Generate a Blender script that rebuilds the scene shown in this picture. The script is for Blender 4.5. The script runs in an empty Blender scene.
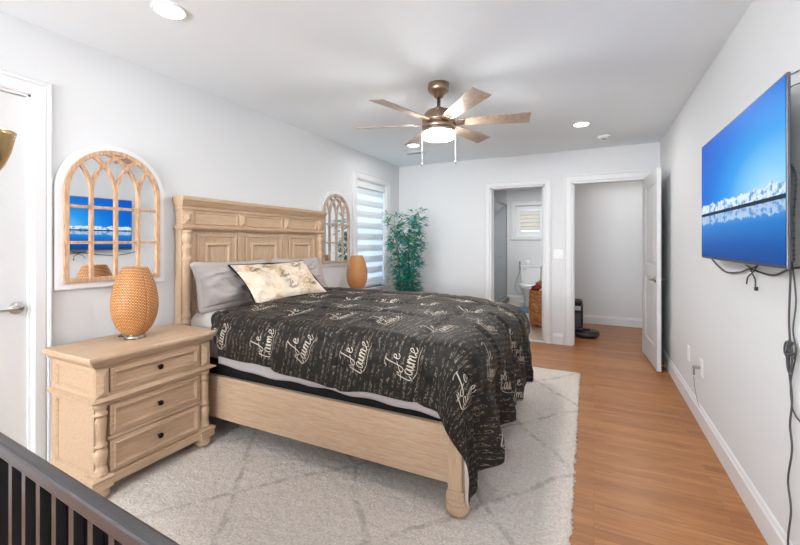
import bpy, math, random
from math import sin, cos, pi, radians, sqrt, hypot, atan2
from mathutils import Vector, noise
random.seed(7)
S = bpy.context.scene
COL = S.collection

# ------------------------------------------------------------------ camera
cam_data = bpy.data.cameras.new('camera')
cam = bpy.data.objects.new('camera', cam_data); COL.objects.link(cam)
F_PX = 394.0
YAW = math.atan(194 / 394.0)
cam_data.sensor_width = 36; cam_data.sensor_fit = 'HORIZONTAL'
cam_data.lens = F_PX * 36 / 800
cam_data.shift_y = -29.5 / 800
cam_data.clip_start = 0.02
cam.location = (0, 0, 1.283)
cam.rotation_euler = (pi / 2, 0, YAW)
S.camera = cam

# ------------------------------------------------------------------ light
S.view_settings.view_transform = 'Standard'
S.view_settings.look = 'None'
S.view_settings.gamma = 1
S.view_settings.exposure = 0.80
S.view_settings.use_curve_mapping = False
W = bpy.data.worlds.new('sky'); S.world = W; W.use_nodes = True
bg = W.node_tree.nodes['Background']
bg.inputs[0].default_value = (0.62, 0.80, 1.0, 1)
bg.inputs[1].default_value = 2.0

def area(name, loc, size, power, col=(1, .95, .88), rot=(0, 0, 0), shape='DISK', sy=None, spread=pi):
    l = bpy.data.lights.new(name, 'AREA'); l.shape = shape; l.size = size
    if sy: l.size_y = sy
    l.energy = power; l.color = col; l.spread = spread
    o = bpy.data.objects.new(name, l); o.location = loc; o.rotation_euler = rot
    COL.objects.link(o); return o

LAMPS = [(-1.89, 1.25), (-1.91, 4.24), (-0.11, 4.21), (-0.11, 1.25)]
for (x, y) in LAMPS:
    area('recessed_lamp', (x, y, 2.425), 0.12, 2.2 if y < 3 else 4.5, (1, .99, .985))
area('recessed_lamp', (-1.3, 7.6, 2.42), 0.14, 13, (1, 1, 1))      # bathroom
area('recessed_lamp', (0.5, 6.2, 2.42), 0.14, 5, (1, .97, .94))        # hallway
FANX, FANY = -1.015, 2.70
# added fill light behind the photographer, tilted up to brighten ceiling and room
area('rear_fill', (-1.6, -3.8, 1.45), 1.9, 285, (.95, .98, 1), (pi / 2 + radians(66), 0, 0), 'RECTANGLE', 1.5)
def point(name, loc, power, r, col=(1, .97, .93)):
    l = bpy.data.lights.new(name, 'POINT'); l.energy = power; l.shadow_soft_size = r; l.color = col
    o = bpy.data.objects.new(name, l); o.location = loc; COL.objects.link(o)
point('added_uplight', (-2.06, .62, 1.67), .35, .04)  # extra uplight added in the lamp bowl to brighten the ceiling

# ------------------------------------------------------------------ materials
def sr(r, g, b):
    f = lambda c: (c / 255 / 12.92) if c / 255 <= .04045 else ((c / 255 + .055) / 1.055) ** 2.4
    return (f(r), f(g), f(b), 1)

class NT:
    def __init__(s, name):
        s.m = bpy.data.materials.new(name); s.m.use_nodes = True
        s.t = s.m.node_tree; s.b = s.t.nodes['Principled BSDF']; s.out = s.t.nodes['Material Output']
    def n(s, typ, **kw):
        nd = s.t.nodes.new(typ)
        for k, v in kw.items():
            if k.startswith('i_'):
                key = k[2:]
                nd.inputs[int(key) if key.isdigit() else key.replace('_', ' ')].default_value = v
            else: setattr(nd, k, v)
        return nd
    def l(s, a, b): s.t.links.new(a, b)
    def co(s, kind='Object', scale=(1, 1, 1), rot=(0, 0, 0)):
        c = s.n('ShaderNodeTexCoord'); mp = s.n('ShaderNodeMapping')
        mp.inputs['Scale'].default_value = scale; mp.inputs['Rotation'].default_value = rot
        s.l(c.outputs[kind], mp.inputs[0]); return mp.outputs[0]
    def noise(s, vec, scale, detail=4, rough=.5, dist=0):
        x = s.n('ShaderNodeTexNoise', i_Scale=scale, i_Detail=detail, i_Roughness=rough, i_Distortion=dist)
        s.l(vec, x.inputs['Vector']); return x.outputs[0]
    def ramp(s, fac, stops):
        r = s.n('ShaderNodeValToRGB'); e = r.color_ramp.elements
        while len(e) < len(stops): e.new(.5)
        for q, (p, c) in zip(e, stops): q.position = p; q.color = c
        s.l(fac, r.inputs[0]); return r.outputs[0]
    def mix(s, fac, a, b, mode='MIX'):
        m = s.n('ShaderNodeMix', data_type='RGBA', blend_type=mode)
        for i, v in ((0, fac), (6, a), (7, b)):
            if isinstance(v, (int, float, tuple)): m.inputs[i].default_value = v
            else: s.l(v, m.inputs[i])
        return m.outputs[2]
    def math(s, op, a, b=0, c=0):
        m = s.n('ShaderNodeMath', operation=op)
        for i, v in enumerate((a, b, c)):
            if isinstance(v, (int, float)): m.inputs[i].default_value = v
            else: s.l(v, m.inputs[i])
        return m.outputs[0]
    def bump(s, h, strength=.2, dist=.002):
        b = s.n('ShaderNodeBump', i_Strength=strength, i_Distance=dist); s.l(h, b.inputs['Height'])
        s.l(b.outputs[0], s.b.inputs['Normal'])
    def set(s, col=None, rough=.5, metal=0, spec=None):
        if col is not None:
            if isinstance(col, tuple): s.b.inputs['Base Color'].default_value = col
            else: s.l(col, s.b.inputs['Base Color'])
        s.b.inputs['Roughness'].default_value = rough; s.b.inputs['Metallic'].default_value = metal
        if spec is not None: s.b.inputs['Specular IOR Level'].default_value = spec
        return s.m

def plain(name, col, rough=.5, metal=0, var=.05, scale=8, bump=0, spec=None):
    t = NT(name); v = t.co()
    n = t.noise(v, scale, 4)
    c = tuple(list(col)[:3]) + (1,)
    dk = tuple(x * (1 - var) for x in c[:3]) + (1,)
    t.set(t.mix(n, dk, c), rough, metal, spec)
    if bump: t.bump(t.noise(v, scale * 12, 3), bump, .002)
    return t.m

M = {}
M['wall'] = plain('wall_paint', sr(221, 222, 223), .85, var=.012, scale=2, bump=.04)
M['ceiling'] = plain('ceiling_paint', sr(238, 245, 250), .9, var=.012, scale=2)
M['trim'] = plain('white_trim_paint', sr(226, 226, 227), .45, var=.01)
M['door'] = plain('white_door_paint', sr(214, 214, 214), .42, var=.01)
M['dark'] = plain('black_cloth', sr(14, 13, 14), .95)
M['nickel'] = plain('satin_nickel', sr(176, 174, 170), .28, 1, var=.06)
M['steel'] = plain('brushed_steel', sr(166, 165, 164), .32, 1, var=.06)
M['plastic_black'] = plain('black_plastic', sr(24, 23, 25), .35, var=.1)
M['cable'] = plain('dark_grey_cable', sr(72, 72, 76), .5, var=.1)
M['cable_light'] = plain('pale_grey_cable', sr(168, 168, 170), .5, var=.1)
M['plate'] = plain('white_plastic', sr(236, 236, 236), .35, var=.01)
M['porcelain'] = plain('white_porcelain', sr(240, 240, 240), .12, var=.01)
M['sheet'] = plain('pale_grey_cotton', sr(196, 187, 182), .9, var=.06, scale=5, bump=.15)
M['flat_sheet'] = plain('mauve_grey_cotton', sr(180, 171, 170), .9, var=.08, scale=5, bump=.15)
M['sham'] = plain('grey_cotton_sham', sr(182, 173, 169), .9, var=.07, scale=6, bump=.2)
M['lining'] = plain('cream_lining', sr(218, 210, 200), .9, var=.06)
M['letter'] = plain('pale_printed_ink', sr(196, 184, 168), .85, var=.12, scale=60)
M['letter_grey'] = plain('grey_printed_ink', sr(112, 106, 104), .85, var=.2, scale=60)
M['brass'] = plain('antique_brass', sr(214, 184, 132), .26, 1, var=.2, scale=6)
M['fan_metal'] = plain('bronzed_nickel', sr(176, 152, 130), .28, 1, var=.1, scale=10)
M['red'] = plain('red_cloth', sr(120, 28, 36), .8)
M['cream'] = plain('cream_cloth', sr(226, 206, 186), .85)
M['terracotta'] = plain('dark_pot', sr(60, 54, 50), .6)
M['soil'] = plain('dried_moss', sr(70, 62, 40), .95, var=.4, scale=30, bump=.6)
M['rail_top'] = plain('grey_painted_wood', sr(52, 49, 51), .28, var=.12, scale=14)
M['rail_back'] = plain('black_brown_fabric', sr(13, 10, 9), 1, var=.3, scale=20, spec=.02)
M['tissue'] = plain('white_paper', sr(240, 240, 238), .8)

def emis(name, col, st):
    t = NT(name); t.b.inputs['Base Color'].default_value = (.8, .8, .8, 1)
    t.b.inputs['Emission Color'].default_value = col; t.b.inputs['Emission Strength'].default_value = st
    return t.m
M['glow'] = emis('lamp_lens', (1, .96, .9, 1), 9)

def oak_furniture():
    t = NT('whitewashed_oak'); v = t.co('Object', (1, 1, 1))
    gx = t.co('Object', (9, 2.0, 9)); gz = t.co('Object', (9, 9, 1.2))
    n1 = t.noise(t.co('Object', (60, 3, 60)), 1.3, 5, .6, .6)
    n2 = t.noise(v, 2.2, 3)
    n3 = t.noise(t.co('Object', (160, 9, 160)), 1.5, 3, .7)
    c = t.ramp(n1, [(.25, sr(184, 154, 125)), (.5, sr(202, 174, 144)), (.75, sr(214, 188, 160))])
    c = t.mix(t.math('MULTIPLY', n2, .35), c, sr(188, 154, 122))
    c = t.mix(t.ramp(n3, [(.35, (.5, .5, .5, 1)), (.6, (0, 0, 0, 1))]), c, sr(170, 136, 106))
    t.bump(n3, .12, .001)
    return t.set(c, .48)
def oak_vertical():
    t = NT('whitewashed_oak_upright'); v = t.co('Object', (1, 1, 1))
    n1 = t.noise(t.co('Object', (60, 60, 3)), 1.3, 5, .6, .6)
    n3 = t.noise(t.co('Object', (160, 160, 9)), 1.5, 3, .7)
    c = t.ramp(n1, [(.25, sr(182, 152, 124)), (.5, sr(200, 172, 142)), (.75, sr(212, 186, 158))])
    c = t.mix(t.ramp(n3, [(.35, (.5, .5, .5, 1)), (.6, (0, 0, 0, 1))]), c, sr(168, 134, 104))
    t.bump(n3, .12, .001)
    return t.set(c, .48)
def oak_rail():
    t = NT('whitewashed_oak_rail')
    n1 = t.noise(t.co('Object', (3, 60, 60)), 1.2, 5, .6, .8)
    n3 = t.noise(t.co('Object', (9, 160, 160)), 1.5, 3, .7)
    c = t.ramp(n1, [(.25, sr(180, 151, 123)), (.5, sr(198, 170, 141)), (.75, sr(210, 184, 157))])
    c = t.mix(t.ramp(n3, [(.35, (.5, .5, .5, 1)), (.6, (0, 0, 0, 1))]), c, sr(166, 132, 103))
    t.bump(n3, .12, .001)
    return t.set(c, .48)
M['oak'] = oak_furniture(); M['oak_v'] = oak_vertical(); M['oak_x'] = oak_rail()

def floor_mat():
    t = NT('oak_strip_floor')
    v = t.co('Object')
    br = t.n('ShaderNodeTexBrick', i_Scale=1.0, i_Mortar_Size=.0011, i_Bias=0.0, i_Brick_Width=.9, i_Row_Height=.060,
             offset=.37, squash=1)
    br.inputs['Color1'].default_value = (.0, .0, .0, 1); br.inputs['Color2'].default_value = (1, 1, 1, 1)
    br.inputs['Mortar'].default_value = (.5, .5, .5, 1); br.inputs['Mortar Smooth'].default_value = .2
    t.l(v, br.inputs['Vector'])
    # shift grain per plank
    sep = t.n('ShaderNodeSeparateXYZ'); t.l(v, sep.inputs[0])
    cb = t.n('ShaderNodeCombineXYZ')
    sc = t.n('ShaderNodeRGBToBW'); t.l(br.outputs['Color'], sc.inputs[0])
    t.l(t.math('MULTIPLY_ADD', sc.outputs[0], 7.3, sep.outputs[0]), cb.inputs[0])
    t.l(t.math('MULTIPLY_ADD', sc.outputs[0], 3.1, sep.outputs[1]), cb.inputs[1])
    t.l(sc.outputs[0], cb.inputs[2])
    mp = t.n('ShaderNodeMapping'); mp.inputs['Scale'].default_value = (2.6, 22, 1); t.l(cb.outputs[0], mp.inputs[0])
    g = t.noise(mp.outputs[0], 1.0, 6, .62, 1.4)
    mp2 = t.n('ShaderNodeMapping'); mp2.inputs['Scale'].default_value = (5, 130, 1); t.l(cb.outputs[0], mp2.inputs[0])
    g2 = t.noise(mp2.outputs[0], 1.0, 3, .6)
    c = t.ramp(g, [(.25, sr(150, 94, 50)), (.45, sr(172, 114, 63)), (.6, sr(183, 126, 73)), (.8, sr(194, 139, 85))])
    c = t.mix(t.ramp(g2, [(.36, (.5, .5, .5, 1)), (.5, (0, 0, 0, 1))]), c, sr(158, 100, 56))
    tone = t.ramp(sc.outputs[0], [(0, sr(222, 212, 204)), (1, sr(255, 255, 255))])
    c = t.mix(1.0, c, tone, 'MULTIPLY')
    c = t.mix(t.math('MULTIPLY', br.outputs['Fac'], .45), c, sr(96, 58, 34))
    t.bump(t.math('SUBTRACT', g2, br.outputs['Fac']), .08, .001)
    return t.set(c, .36)
M['floor'] = floor_mat()

def rug_mat():
    t = NT('cream_shag_pile'); v = t.co('Object')
    wob = t.n('ShaderNodeTexNoise', i_Scale=3.0, i_Detail=3.0); t.l(v, wob.inputs['Vector'])
    sep = t.n('ShaderNodeSeparateXYZ'); t.l(v, sep.inputs[0])
    wx = t.math('MULTIPLY_ADD', wob.outputs[0], .16, sep.outputs[0])
    a = t.math('MULTIPLY', wx, 1 / .78); b = t.math('MULTIPLY', sep.outputs[1], 1 / .95)
    def line(e):
        fr = t.math('FRACT', e)
        d = t.math('ABSOLUTE', t.math('SUBTRACT', fr, .5))
        return t.ramp(d, [(.0, (1, 1, 1, 1)), (.014, (1, 1, 1, 1)), (.034, (0, 0, 0, 1))])
    l1 = line(t.math('ADD', a, b)); l2 = line(t.math('SUBTRACT', a, b))
    ln = t.mix(1.0, l1, l2, 'LIGHTEN')
    brk = t.ramp(t.noise(v, 14, 3, .7), [(.38, (0, 0, 0, 1)), (.62, (1, 1, 1, 1))])
    ln = t.mix(1.0, ln, brk, 'MULTIPLY')
    n = t.noise(v, 90, 3, .7); n2 = t.noise(v, 9, 4, .6)
    c = t.ramp(n, [(.3, sr(196, 184, 174)), (.7, sr(242, 233, 224))])
    c = t.mix(t.math('MULTIPLY', n2, .4), c, sr(200, 188, 177))
    c = t.mix(t.math('MULTIPLY', ln, .6), c, sr(150, 142, 138))
    t.bump(n, 1.0, .008)
    return t.set(c, .97, spec=.1)
M['rug'] = rug_mat()

def comforter_mat():
    t = NT('dark_script_print_cloth'); tc = t.n('ShaderNodeTexCoord')
    sep = t.n('ShaderNodeSeparateXYZ'); t.l(tc.outputs['UV'], sep.inputs[0])
    u, v = sep.outputs[0], sep.outputs[1]
    sk = t.math('MULTIPLY_ADD', v, -.18, u)                   # rows of handwriting lean a little
    row = t.math('MULTIPLY', sk, 1 / .030)
    fr = t.math('ABSOLUTE', t.math('SUBTRACT', t.math('FRACT', row), .5))
    rid = t.math('FLOOR', row)
    cb = t.n('ShaderNodeCombineXYZ')
    t.l(t.math('MULTIPLY', sk, 170), cb.inputs[0]); t.l(t.math('MULTIPLY', v, 62), cb.inputs[1]); t.l(t.math('MULTIPLY', rid, 3.7), cb.inputs[2])
    nz = t.n('ShaderNodeTexNoise', i_Scale=1.0, i_Detail=1.5, i_Distortion=1.2); t.l(cb.outputs[0], nz.inputs['Vector'])
    scr = t.ramp(nz.outputs[0], [(.54, (0, 0, 0, 1)), (.60, (1, 1, 1, 1))])
    band = t.ramp(fr, [(.20, (1, 1, 1, 1)), (.34, (0, 0, 0, 1))])
    cb2 = t.n('ShaderNodeCombineXYZ'); t.l(t.math('MULTIPLY', v, 16), cb2.inputs[0]); t.l(t.math('MULTIPLY', rid, 5.1), cb2.inputs[1])
    nw = t.n('ShaderNodeTexNoise', i_Scale=1.0, i_Detail=1.0); t.l(cb2.outputs[0], nw.inputs['Vector'])
    word = t.ramp(nw.outputs[0], [(.40, (0, 0, 0, 1)), (.47, (1, 1, 1, 1))])
    m = t.mix(1.0, t.mix(1.0, scr, band, 'MULTIPLY'), word, 'MULTIPLY')
    base = t.mix(t.noise(tc.outputs['UV'], 5, 4), sr(15, 12, 10), sr(28, 24, 20))
    c = t.mix(t.math('MULTIPLY', m, .5), base, sr(164, 150, 130))
    t.bump(t.noise(tc.outputs['UV'], 160, 2), .1, .001)
    return t.set(c, .6, spec=.3)
M['comforter'] = comforter_mat()

def cream_print():
    t = NT('cream_postcard_print'); v = t.co('Object')
    n = t.noise(v, 6.5, 4, .6, .8); n2 = t.noise(v, 9, 3, .5, .3)
    c = t.ramp(n, [(.42, sr(224, 208, 188)), (.52, sr(220, 202, 180)), (.60, sr(208, 174, 130)), (.68, sr(222, 206, 186))])
    g = t.ramp(n2, [(.52, (0, 0, 0, 1)), (.58, (1, 1, 1, 1))])
    fine = t.ramp(t.noise(v, 70, 2, .6, 1.5), [(.50, (0, 0, 0, 1)), (.56, (1, 1, 1, 1))])
    g = t.mix(1.0, g, fine, 'MULTIPLY')
    c = t.mix(t.math('MULTIPLY', g, .6), c, sr(120, 114, 112))
    return t.set(c, .85)
M['cream_print'] = cream_print()

def rattan():
    t = NT('woven_bamboo'); tc = t.n('ShaderNodeTexCoord')
    w = t.n('ShaderNodeTexBrick', i_Scale=1.0, i_Mortar_Size=.0026, i_Brick_Width=.014, i_Row_Height=.0085, offset=.5)
    w.inputs['Color1'].default_value = sr(244, 192, 130); w.inputs['Color2'].default_value = sr(234, 174, 112)
    w.inputs['Mortar'].default_value = sr(150, 84, 36); w.inputs['Mortar Smooth'].default_value = .4
    t.l(tc.outputs['UV'], w.inputs['Vector'])
    t.bump(t.math('SUBTRACT', 1, w.outputs['Fac']), .7, .003)
    return t.set(w.outputs['Color'], .5)
M['rattan'] = rattan()

def worn_wood():
    t = NT('weathered_frame_wood'); v = t.co('Object')
    n = t.noise(v, 14, 5, .65, .5); n2 = t.noise(t.co('Object', (40, 40, 7)), 2, 4)
    c = t.ramp(n2, [(.3, sr(176, 134, 100)), (.6, sr(206, 168, 134)), (.8, sr(222, 192, 162))])
    c = t.mix(t.ramp(n, [(.54, (0, 0, 0, 1)), (.72, (.6, .6, .6, 1))]), c, sr(150, 132, 116))
    return t.set(c, .7)
M['worn'] = worn_wood()
def worn_pale():
    t = NT('pale_frame_wood'); v = t.co('Object')
    n = t.noise(v, 14, 5, .65, .5)
    return t.set(t.ramp(n, [(.3, sr(168, 146, 128)), (.7, sr(196, 178, 160))]), .7)
M['worn_pale'] = worn_pale()
t = NT('mirror_glass'); t.set((.93, .94, .95, 1), .01, 1); M['mirror'] = t.m

def glass(name, tint=(1, 1, 1, 1), amt=.1):
    t = NT(name); t.t.nodes.remove(t.b)
    tr = t.n('ShaderNodeBsdfTransparent'); tr.inputs[0].default_value = tint
    gl = t.n('ShaderNodeBsdfGlossy', i_Roughness=.02)
    mx = t.n('ShaderNodeMixShader'); mx.inputs[0].default_value = amt
    t.l(tr.outputs[0], mx.inputs[1]); t.l(gl.outputs[0], mx.inputs[2]); t.l(mx.outputs[0], t.out.inputs[0]); return t.m
M['glass'] = glass('window_glass', (.97, .99, 1, 1), .05)
M['shower_glass'] = glass('shower_glass', (.95, .97, .98, 1), .08)
def cloth_trans(name, col, tr):
    t = NT(name); d = t.n('ShaderNodeBsdfDiffuse'); d.inputs[0].default_value = col
    q = t.n('ShaderNodeBsdfTranslucent'); q.inputs[0].default_value = col
    mx = t.n('ShaderNodeMixShader'); mx.inputs[0].default_value = tr
    t.l(d.outputs[0], mx.inputs[1]); t.l(q.outputs[0], mx.inputs[2]); t.l(mx.outputs[0], t.out.inputs[0]); return t.m
M['blind'] = cloth_trans('blind_fabric', sr(236, 238, 240), .22)
M['sheer'] = cloth_trans('blind_sheer', sr(244, 247, 250), .5)
M['beige_blind'] = cloth_trans('beige_shade_fabric', sr(236, 230, 220), .3)

def tile(name, c1, c2, w, h, grout, rough=.3):
    t = NT(name); v = t.co('Object')
    br = t.n('ShaderNodeTexBrick', i_Scale=1.0, i_Mortar_Size=.003, i_Brick_Width=w, i_Row_Height=h, offset=0.5)
    br.inputs['Color1'].default_value = c1; br.inputs['Color2'].default_value = c2; br.inputs['Mortar'].default_value = grout
    t.l(v, br.inputs['Vector'])
    n = t.noise(v, 5, 5, .6, 1)
    return t.set(t.mix(t.math('MULTIPLY', n, .3), br.outputs['Color'], grout), rough)
M['bath_floor'] = tile('beige_floor_tile', sr(205, 190, 172), sr(196, 180, 162), .6, .3, sr(180, 166, 150))
M['shower_tile'] = plain('grey_shower_tile', sr(200, 200, 202), .3, var=.15, scale=3)
M['curb'] = plain('grey_stone', sr(130, 132, 128), .5, var=.15, scale=10)
M['bath_mat'] = plain('blue_shaggy_bath_mat', sr(84, 120, 138), .97, var=.35, scale=40, bump=1)
def wicker():
    t = NT('brown_wicker')
    v = t.co('Object')
    n = t.noise(t.co('Object', (8, 8, 30)), 2, 3, .6, 1)
    c = t.ramp(n, [(.3, sr(120, 66, 28)), (.5, sr(184, 112, 54)), (.7, sr(222, 170, 108))])
    t.bump(n, .6, .005)
    return t.set(c, .3)
M['wicker'] = wicker()
def leafmat(name, c1, c2):
    t = NT(name); n = t.noise(t.co(), 12, 3)
    t.set(t.mix(n, c1, c2), .45); return t.m
M['leaf'] = [leafmat('teal_leaf', sr(8, 110, 108), sr(24, 160, 142)), leafmat('green_leaf', sr(14, 136, 80), sr(50, 190, 104)),
             leafmat('blue_green_leaf', sr(16, 124, 146), sr(40, 176, 190))]
M['cane'] = plain('cane_stem', sr(120, 132, 104), .6, var=.3)
def blade():
    t = NT('driftwood_blade'); n = t.noise(t.co('Object', (30, 30, 3)), 1.5, 4)
    return t.set(t.ramp(n, [(.3, sr(146, 126, 110)), (.7, sr(178, 158, 142))]), .35)
M['blade'] = blade()

def screen():
    t = NT('lake_picture'); tc = t.n('ShaderNodeTexCoord')
    sep = t.n('ShaderNodeSeparateXYZ'); t.l(tc.outputs['UV'], sep.inputs[0])
    u, v = sep.outputs[0], sep.outputs[1]      # u: 0 at the near end (right), 1 far; v up
    H = .375
    # sky: bright lobe low on the near side
    dx = t.math('MULTIPLY', t.math('SUBTRACT', u, .12), .9); dy = t.math('MULTIPLY', t.math('SUBTRACT', v, H), 1.05)
    r = t.math('SQRT', t.math('ADD', t.math('MULTIPLY', dx, dx), t.math('MULTIPLY', dy, dy)))
    sky = t.ramp(r, [(.0, sr(205, 238, 255)), (.2, sr(136, 210, 252)), (.4, sr(48, 164, 244)), (.62, sr(8, 124, 228)), (.95, sr(2, 92, 208))])
    water = t.ramp(t.math('SUBTRACT', H, v), [(.0, sr(96, 176, 236)), (.12, sr(36, 128, 212)), (.25, sr(8, 92, 178)), (.4, sr(2, 62, 140))])
    cb = t.n('ShaderNodeCombineXYZ'); t.l(t.math('MULTIPLY', u, 9), cb.inputs[0])
    n = t.n('ShaderNodeTexNoise', i_Scale=1.6, i_Detail=6.0, i_Roughness=.65); t.l(cb.outputs[0], n.inputs['Vector'])
    hgt = t.math('MULTIPLY_ADD', n.outputs[0], .16, .0)
    hm = t.math('ABSOLUTE', t.math('SUBTRACT', v, H))
    inside = t.math('LESS_THAN', hm, hgt)
    nv = t.n('ShaderNodeTexNoise', i_Scale=26.0, i_Detail=4.0, i_Roughness=.6); 
    cb3 = t.n('ShaderNodeCombineXYZ'); t.l(u, cb3.inputs[0]); t.l(hm, cb3.inputs[1]); t.l(cb3.outputs[0], nv.inputs['Vector'])
    snow = t.ramp(nv.outputs[0], [(.42, sr(96, 168, 222)), (.52, sr(232, 246, 255))])
    snow2 = t.mix(.45, snow, sr(60, 140, 215))
    above = t.math('GREATER_THAN', v, H)
    base = t.mix(above, water, sky); sn = t.mix(above, snow2, snow)
    c = t.mix(inside, base, sn)
    shore = t.math('LESS_THAN', t.math('ABSOLUTE', t.math('SUBTRACT', v, H)), .012)
    c = t.mix(shore, c, sr(14, 40, 70))
    t.set((.0, .0, .0, 1), .45); t.l(c, t.b.inputs['Emission Color']); t.b.inputs['Emission Strength'].default_value = .56
    t.b.inputs['Specular IOR Level'].default_value = .08
    return t.m
M['screen'] = screen()
M['bezel'] = plain('dark_silver_bezel', sr(96, 100, 106), .4, 1)

# ------------------------------------------------------------------ mesh helpers
class MB:
    def __init__(s): s.v = []; s.f = []; s.sm = []; s.mi = []; s.uv = {}
    def add(s, vs, fs, smooth=False, mi=0):
        o = len(s.v); s.v += [tuple(p) for p in vs]
        for f in fs: s.f.append(tuple(i + o for i in f)); s.sm.append(smooth); s.mi.append(mi)
        return s
    def box(s, x0, x1, y0, y1, z0, z1, mi=0):
        vs = [(x0, y0, z0), (x1, y0, z0), (x1, y1, z0), (x0, y1, z0), (x0, y0, z1), (x1, y0, z1), (x1, y1, z1), (x0, y1, z1)]
        return s.add(vs, [(0, 3, 2, 1), (4, 5, 6, 7), (0, 1, 5, 4), (1, 2, 6, 5), (2, 3, 7, 6), (3, 0, 4, 7)], False, mi)
    def lathe(s, cx, cy, prof, n=24, mi=0, smooth=True, sq=None):
        vs = []; k = len(prof)
        for (r, z) in prof:
            for i in range(n):
                a = 2 * pi * i / n; vs.append((cx + r * cos(a), cy + r * sin(a), z))
        fs = []
        for j in range(k - 1):
            for i in range(n):
                a = j * n + i; b = j * n + (i + 1) % n; fs.append((a, b, b + n, a + n))
        fs.append(tuple(range(n - 1, -1, -1))); fs.append(tuple((k - 1) * n + i for i in range(n)))
        return s.add(vs, fs, smooth, mi)
    def rings(s, O, U, V, N, w, h, prof, mi=0, cap=True):
        """rectangle w x h centred on O in axes U,V; prof = (inset, height along N)"""
        O, U, V, N = map(Vector, (O, U, V, N)); vs = []
        for (ins, ht) in prof:
            a = w / 2 - ins; b = h / 2 - ins
            for (p, q) in ((-a, -b), (a, -b), (a, b), (-a, b)): vs.append(O + U * p + V * q + N * ht)
        fs = []
        for j in range(len(prof) - 1):
            for i in range(4):
                a = j * 4 + i; b = j * 4 + (i + 1) % 4; fs.append((a, b, b + 4, a + 4))
        k = len(prof) - 1
        if cap: fs.append((k * 4, k * 4 + 1, k * 4 + 2, k * 4 + 3))
        return s.add(vs, fs, False, mi)
    def stack(s, x0, x1, y0, y1, prof, back=False, mi=0, ky=1):
        """rectangles piled up in z: prof=(outset,z); the x0 side stays flush when back"""
        vs = []
        for (o, z) in prof:
            xb = x0 if back else x0 - o
            vs += [(xb, y0 - o * ky, z), (x1 + o, y0 - o * ky, z), (x1 + o, y1 + o * ky, z), (xb, y1 + o * ky, z)]
        fs = [(3, 2, 1, 0)]
        for j in range(len(prof) - 1):
            for i in range(4):
                a = j * 4 + i; b = j * 4 + (i + 1) % 4; fs.append((a, b, b + 4, a + 4))
        k = len(prof) - 1; fs.append((k * 4, k * 4 + 1, k * 4 + 2, k * 4 + 3))
        return s.add(vs, fs, False, mi)
    def tube(s, pts, r, n=8, mi=0, smooth=True):
        pts = [Vector(p) for p in pts]; vs = []; fs = []
        rr = r if isinstance(r, (list, tuple)) else [r] * len(pts)
        prev = None
        for i, p in enumerate(pts):
            d = (pts[min(i + 1, len(pts) - 1)] - pts[max(i - 1, 0)]).normalized()
            if prev is None:
                a = Vector((0, 0, 1)) if abs(d.z) < .9 else Vector((1, 0, 0)); u = d.cross(a).normalized()
            else:
                u = (prev - d * prev.dot(d)).normalized()
            prev = u; w = d.cross(u)
            for k in range(n):
                a = 2 * pi * k / n; vs.append(p + (u * cos(a) + w * sin(a)) * rr[i])
        for j in range(len(pts) - 1):
            for k in range(n):
                a = j * n + k; b = j * n + (k + 1) % n; fs.append((a, b, b + n, a + n))
        fs.append(tuple(range(n - 1, -1, -1))); fs.append(tuple((len(pts) - 1) * n + k for k in range(n)))
        return s.add(vs, fs, smooth, mi)
    def prism(s, poly, axis, a0, a1, mi=0, smooth=False):
        """poly in the other two axes (cyclic order), extruded along axis from a0 to a1"""
        def P(p, a): return {0: (a, p[0], p[1]), 1: (p[0], a, p[1]), 2: (p[0], p[1], a)}[axis]
        n = len(poly); vs = [P(p, a0) for p in poly] + [P(p, a1) for p in poly]
        fs = [tuple(range(n - 1, -1, -1)), tuple(range(n, 2 * n))] + [(i, (i + 1) % n, n + (i + 1) % n, n + i) for i in range(n)]
        return s.add(vs, fs, smooth, mi)
    def sphere(s, c, rx, ry, rz, n=16, m=10, mi=0):
        vs = []; fs = []
        for j in range(m + 1):
            th = pi * j / m
            for i in range(n):
                a = 2 * pi * i / n; vs.append((c[0] + rx * sin(th) * cos(a), c[1] + ry * sin(th) * sin(a), c[2] + rz * cos(th)))
        for j in range(m):
            for i in range(n):
                a = j * n + i; b = j * n + (i + 1) % n; fs.append((a, a + n, b + n, b))
        return s.add(vs, fs, True, mi)
    def build(s, name, mat, parent=None, bevel=0, smooth=None, uv=None, fixn=True):
        me = bpy.data.meshes.new(name)
        off = Vector((0, 0, 0))
        if parent is not None:
            off = Vector(parent.get('_o', (0, 0, 0)))
        me.from_pydata([tuple(Vector(v) - off) for v in s.v], [], s.f); me.update()
        for m in (mat if isinstance(mat, (list, tuple)) else [mat]): me.materials.append(m)
        for p, sm, mi in zip(me.polygons, s.sm, s.mi): p.use_smooth = sm if smooth is None else smooth; p.material_index = mi
        if uv:
            L = me.uv_layers.new(name='UVMap')
            for lp in me.loops: L.data[lp.index].uv = uv[lp.vertex_index]
        if fixn:
            import bmesh
            bm = bmesh.new(); bm.from_mesh(me); bmesh.ops.recalc_face_normals(bm, faces=bm.faces); bm.to_mesh(me); bm.free()
        o = bpy.data.objects.new(name, me); COL.objects.link(o)
        if parent is not None: o.parent = parent; o['_o'] = tuple(off)
        else: o['_o'] = (0, 0, 0)
        if bevel:
            b = o.modifiers.new('bevel', 'BEVEL'); b.width = bevel; b.segments = 2; b.limit_method = 'ANGLE'; b.angle_limit = radians(40)
        return o
def box(x0, x1, y0, y1, z0, z1): return MB().box(x0, x1, y0, y1, z0, z1)

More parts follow.
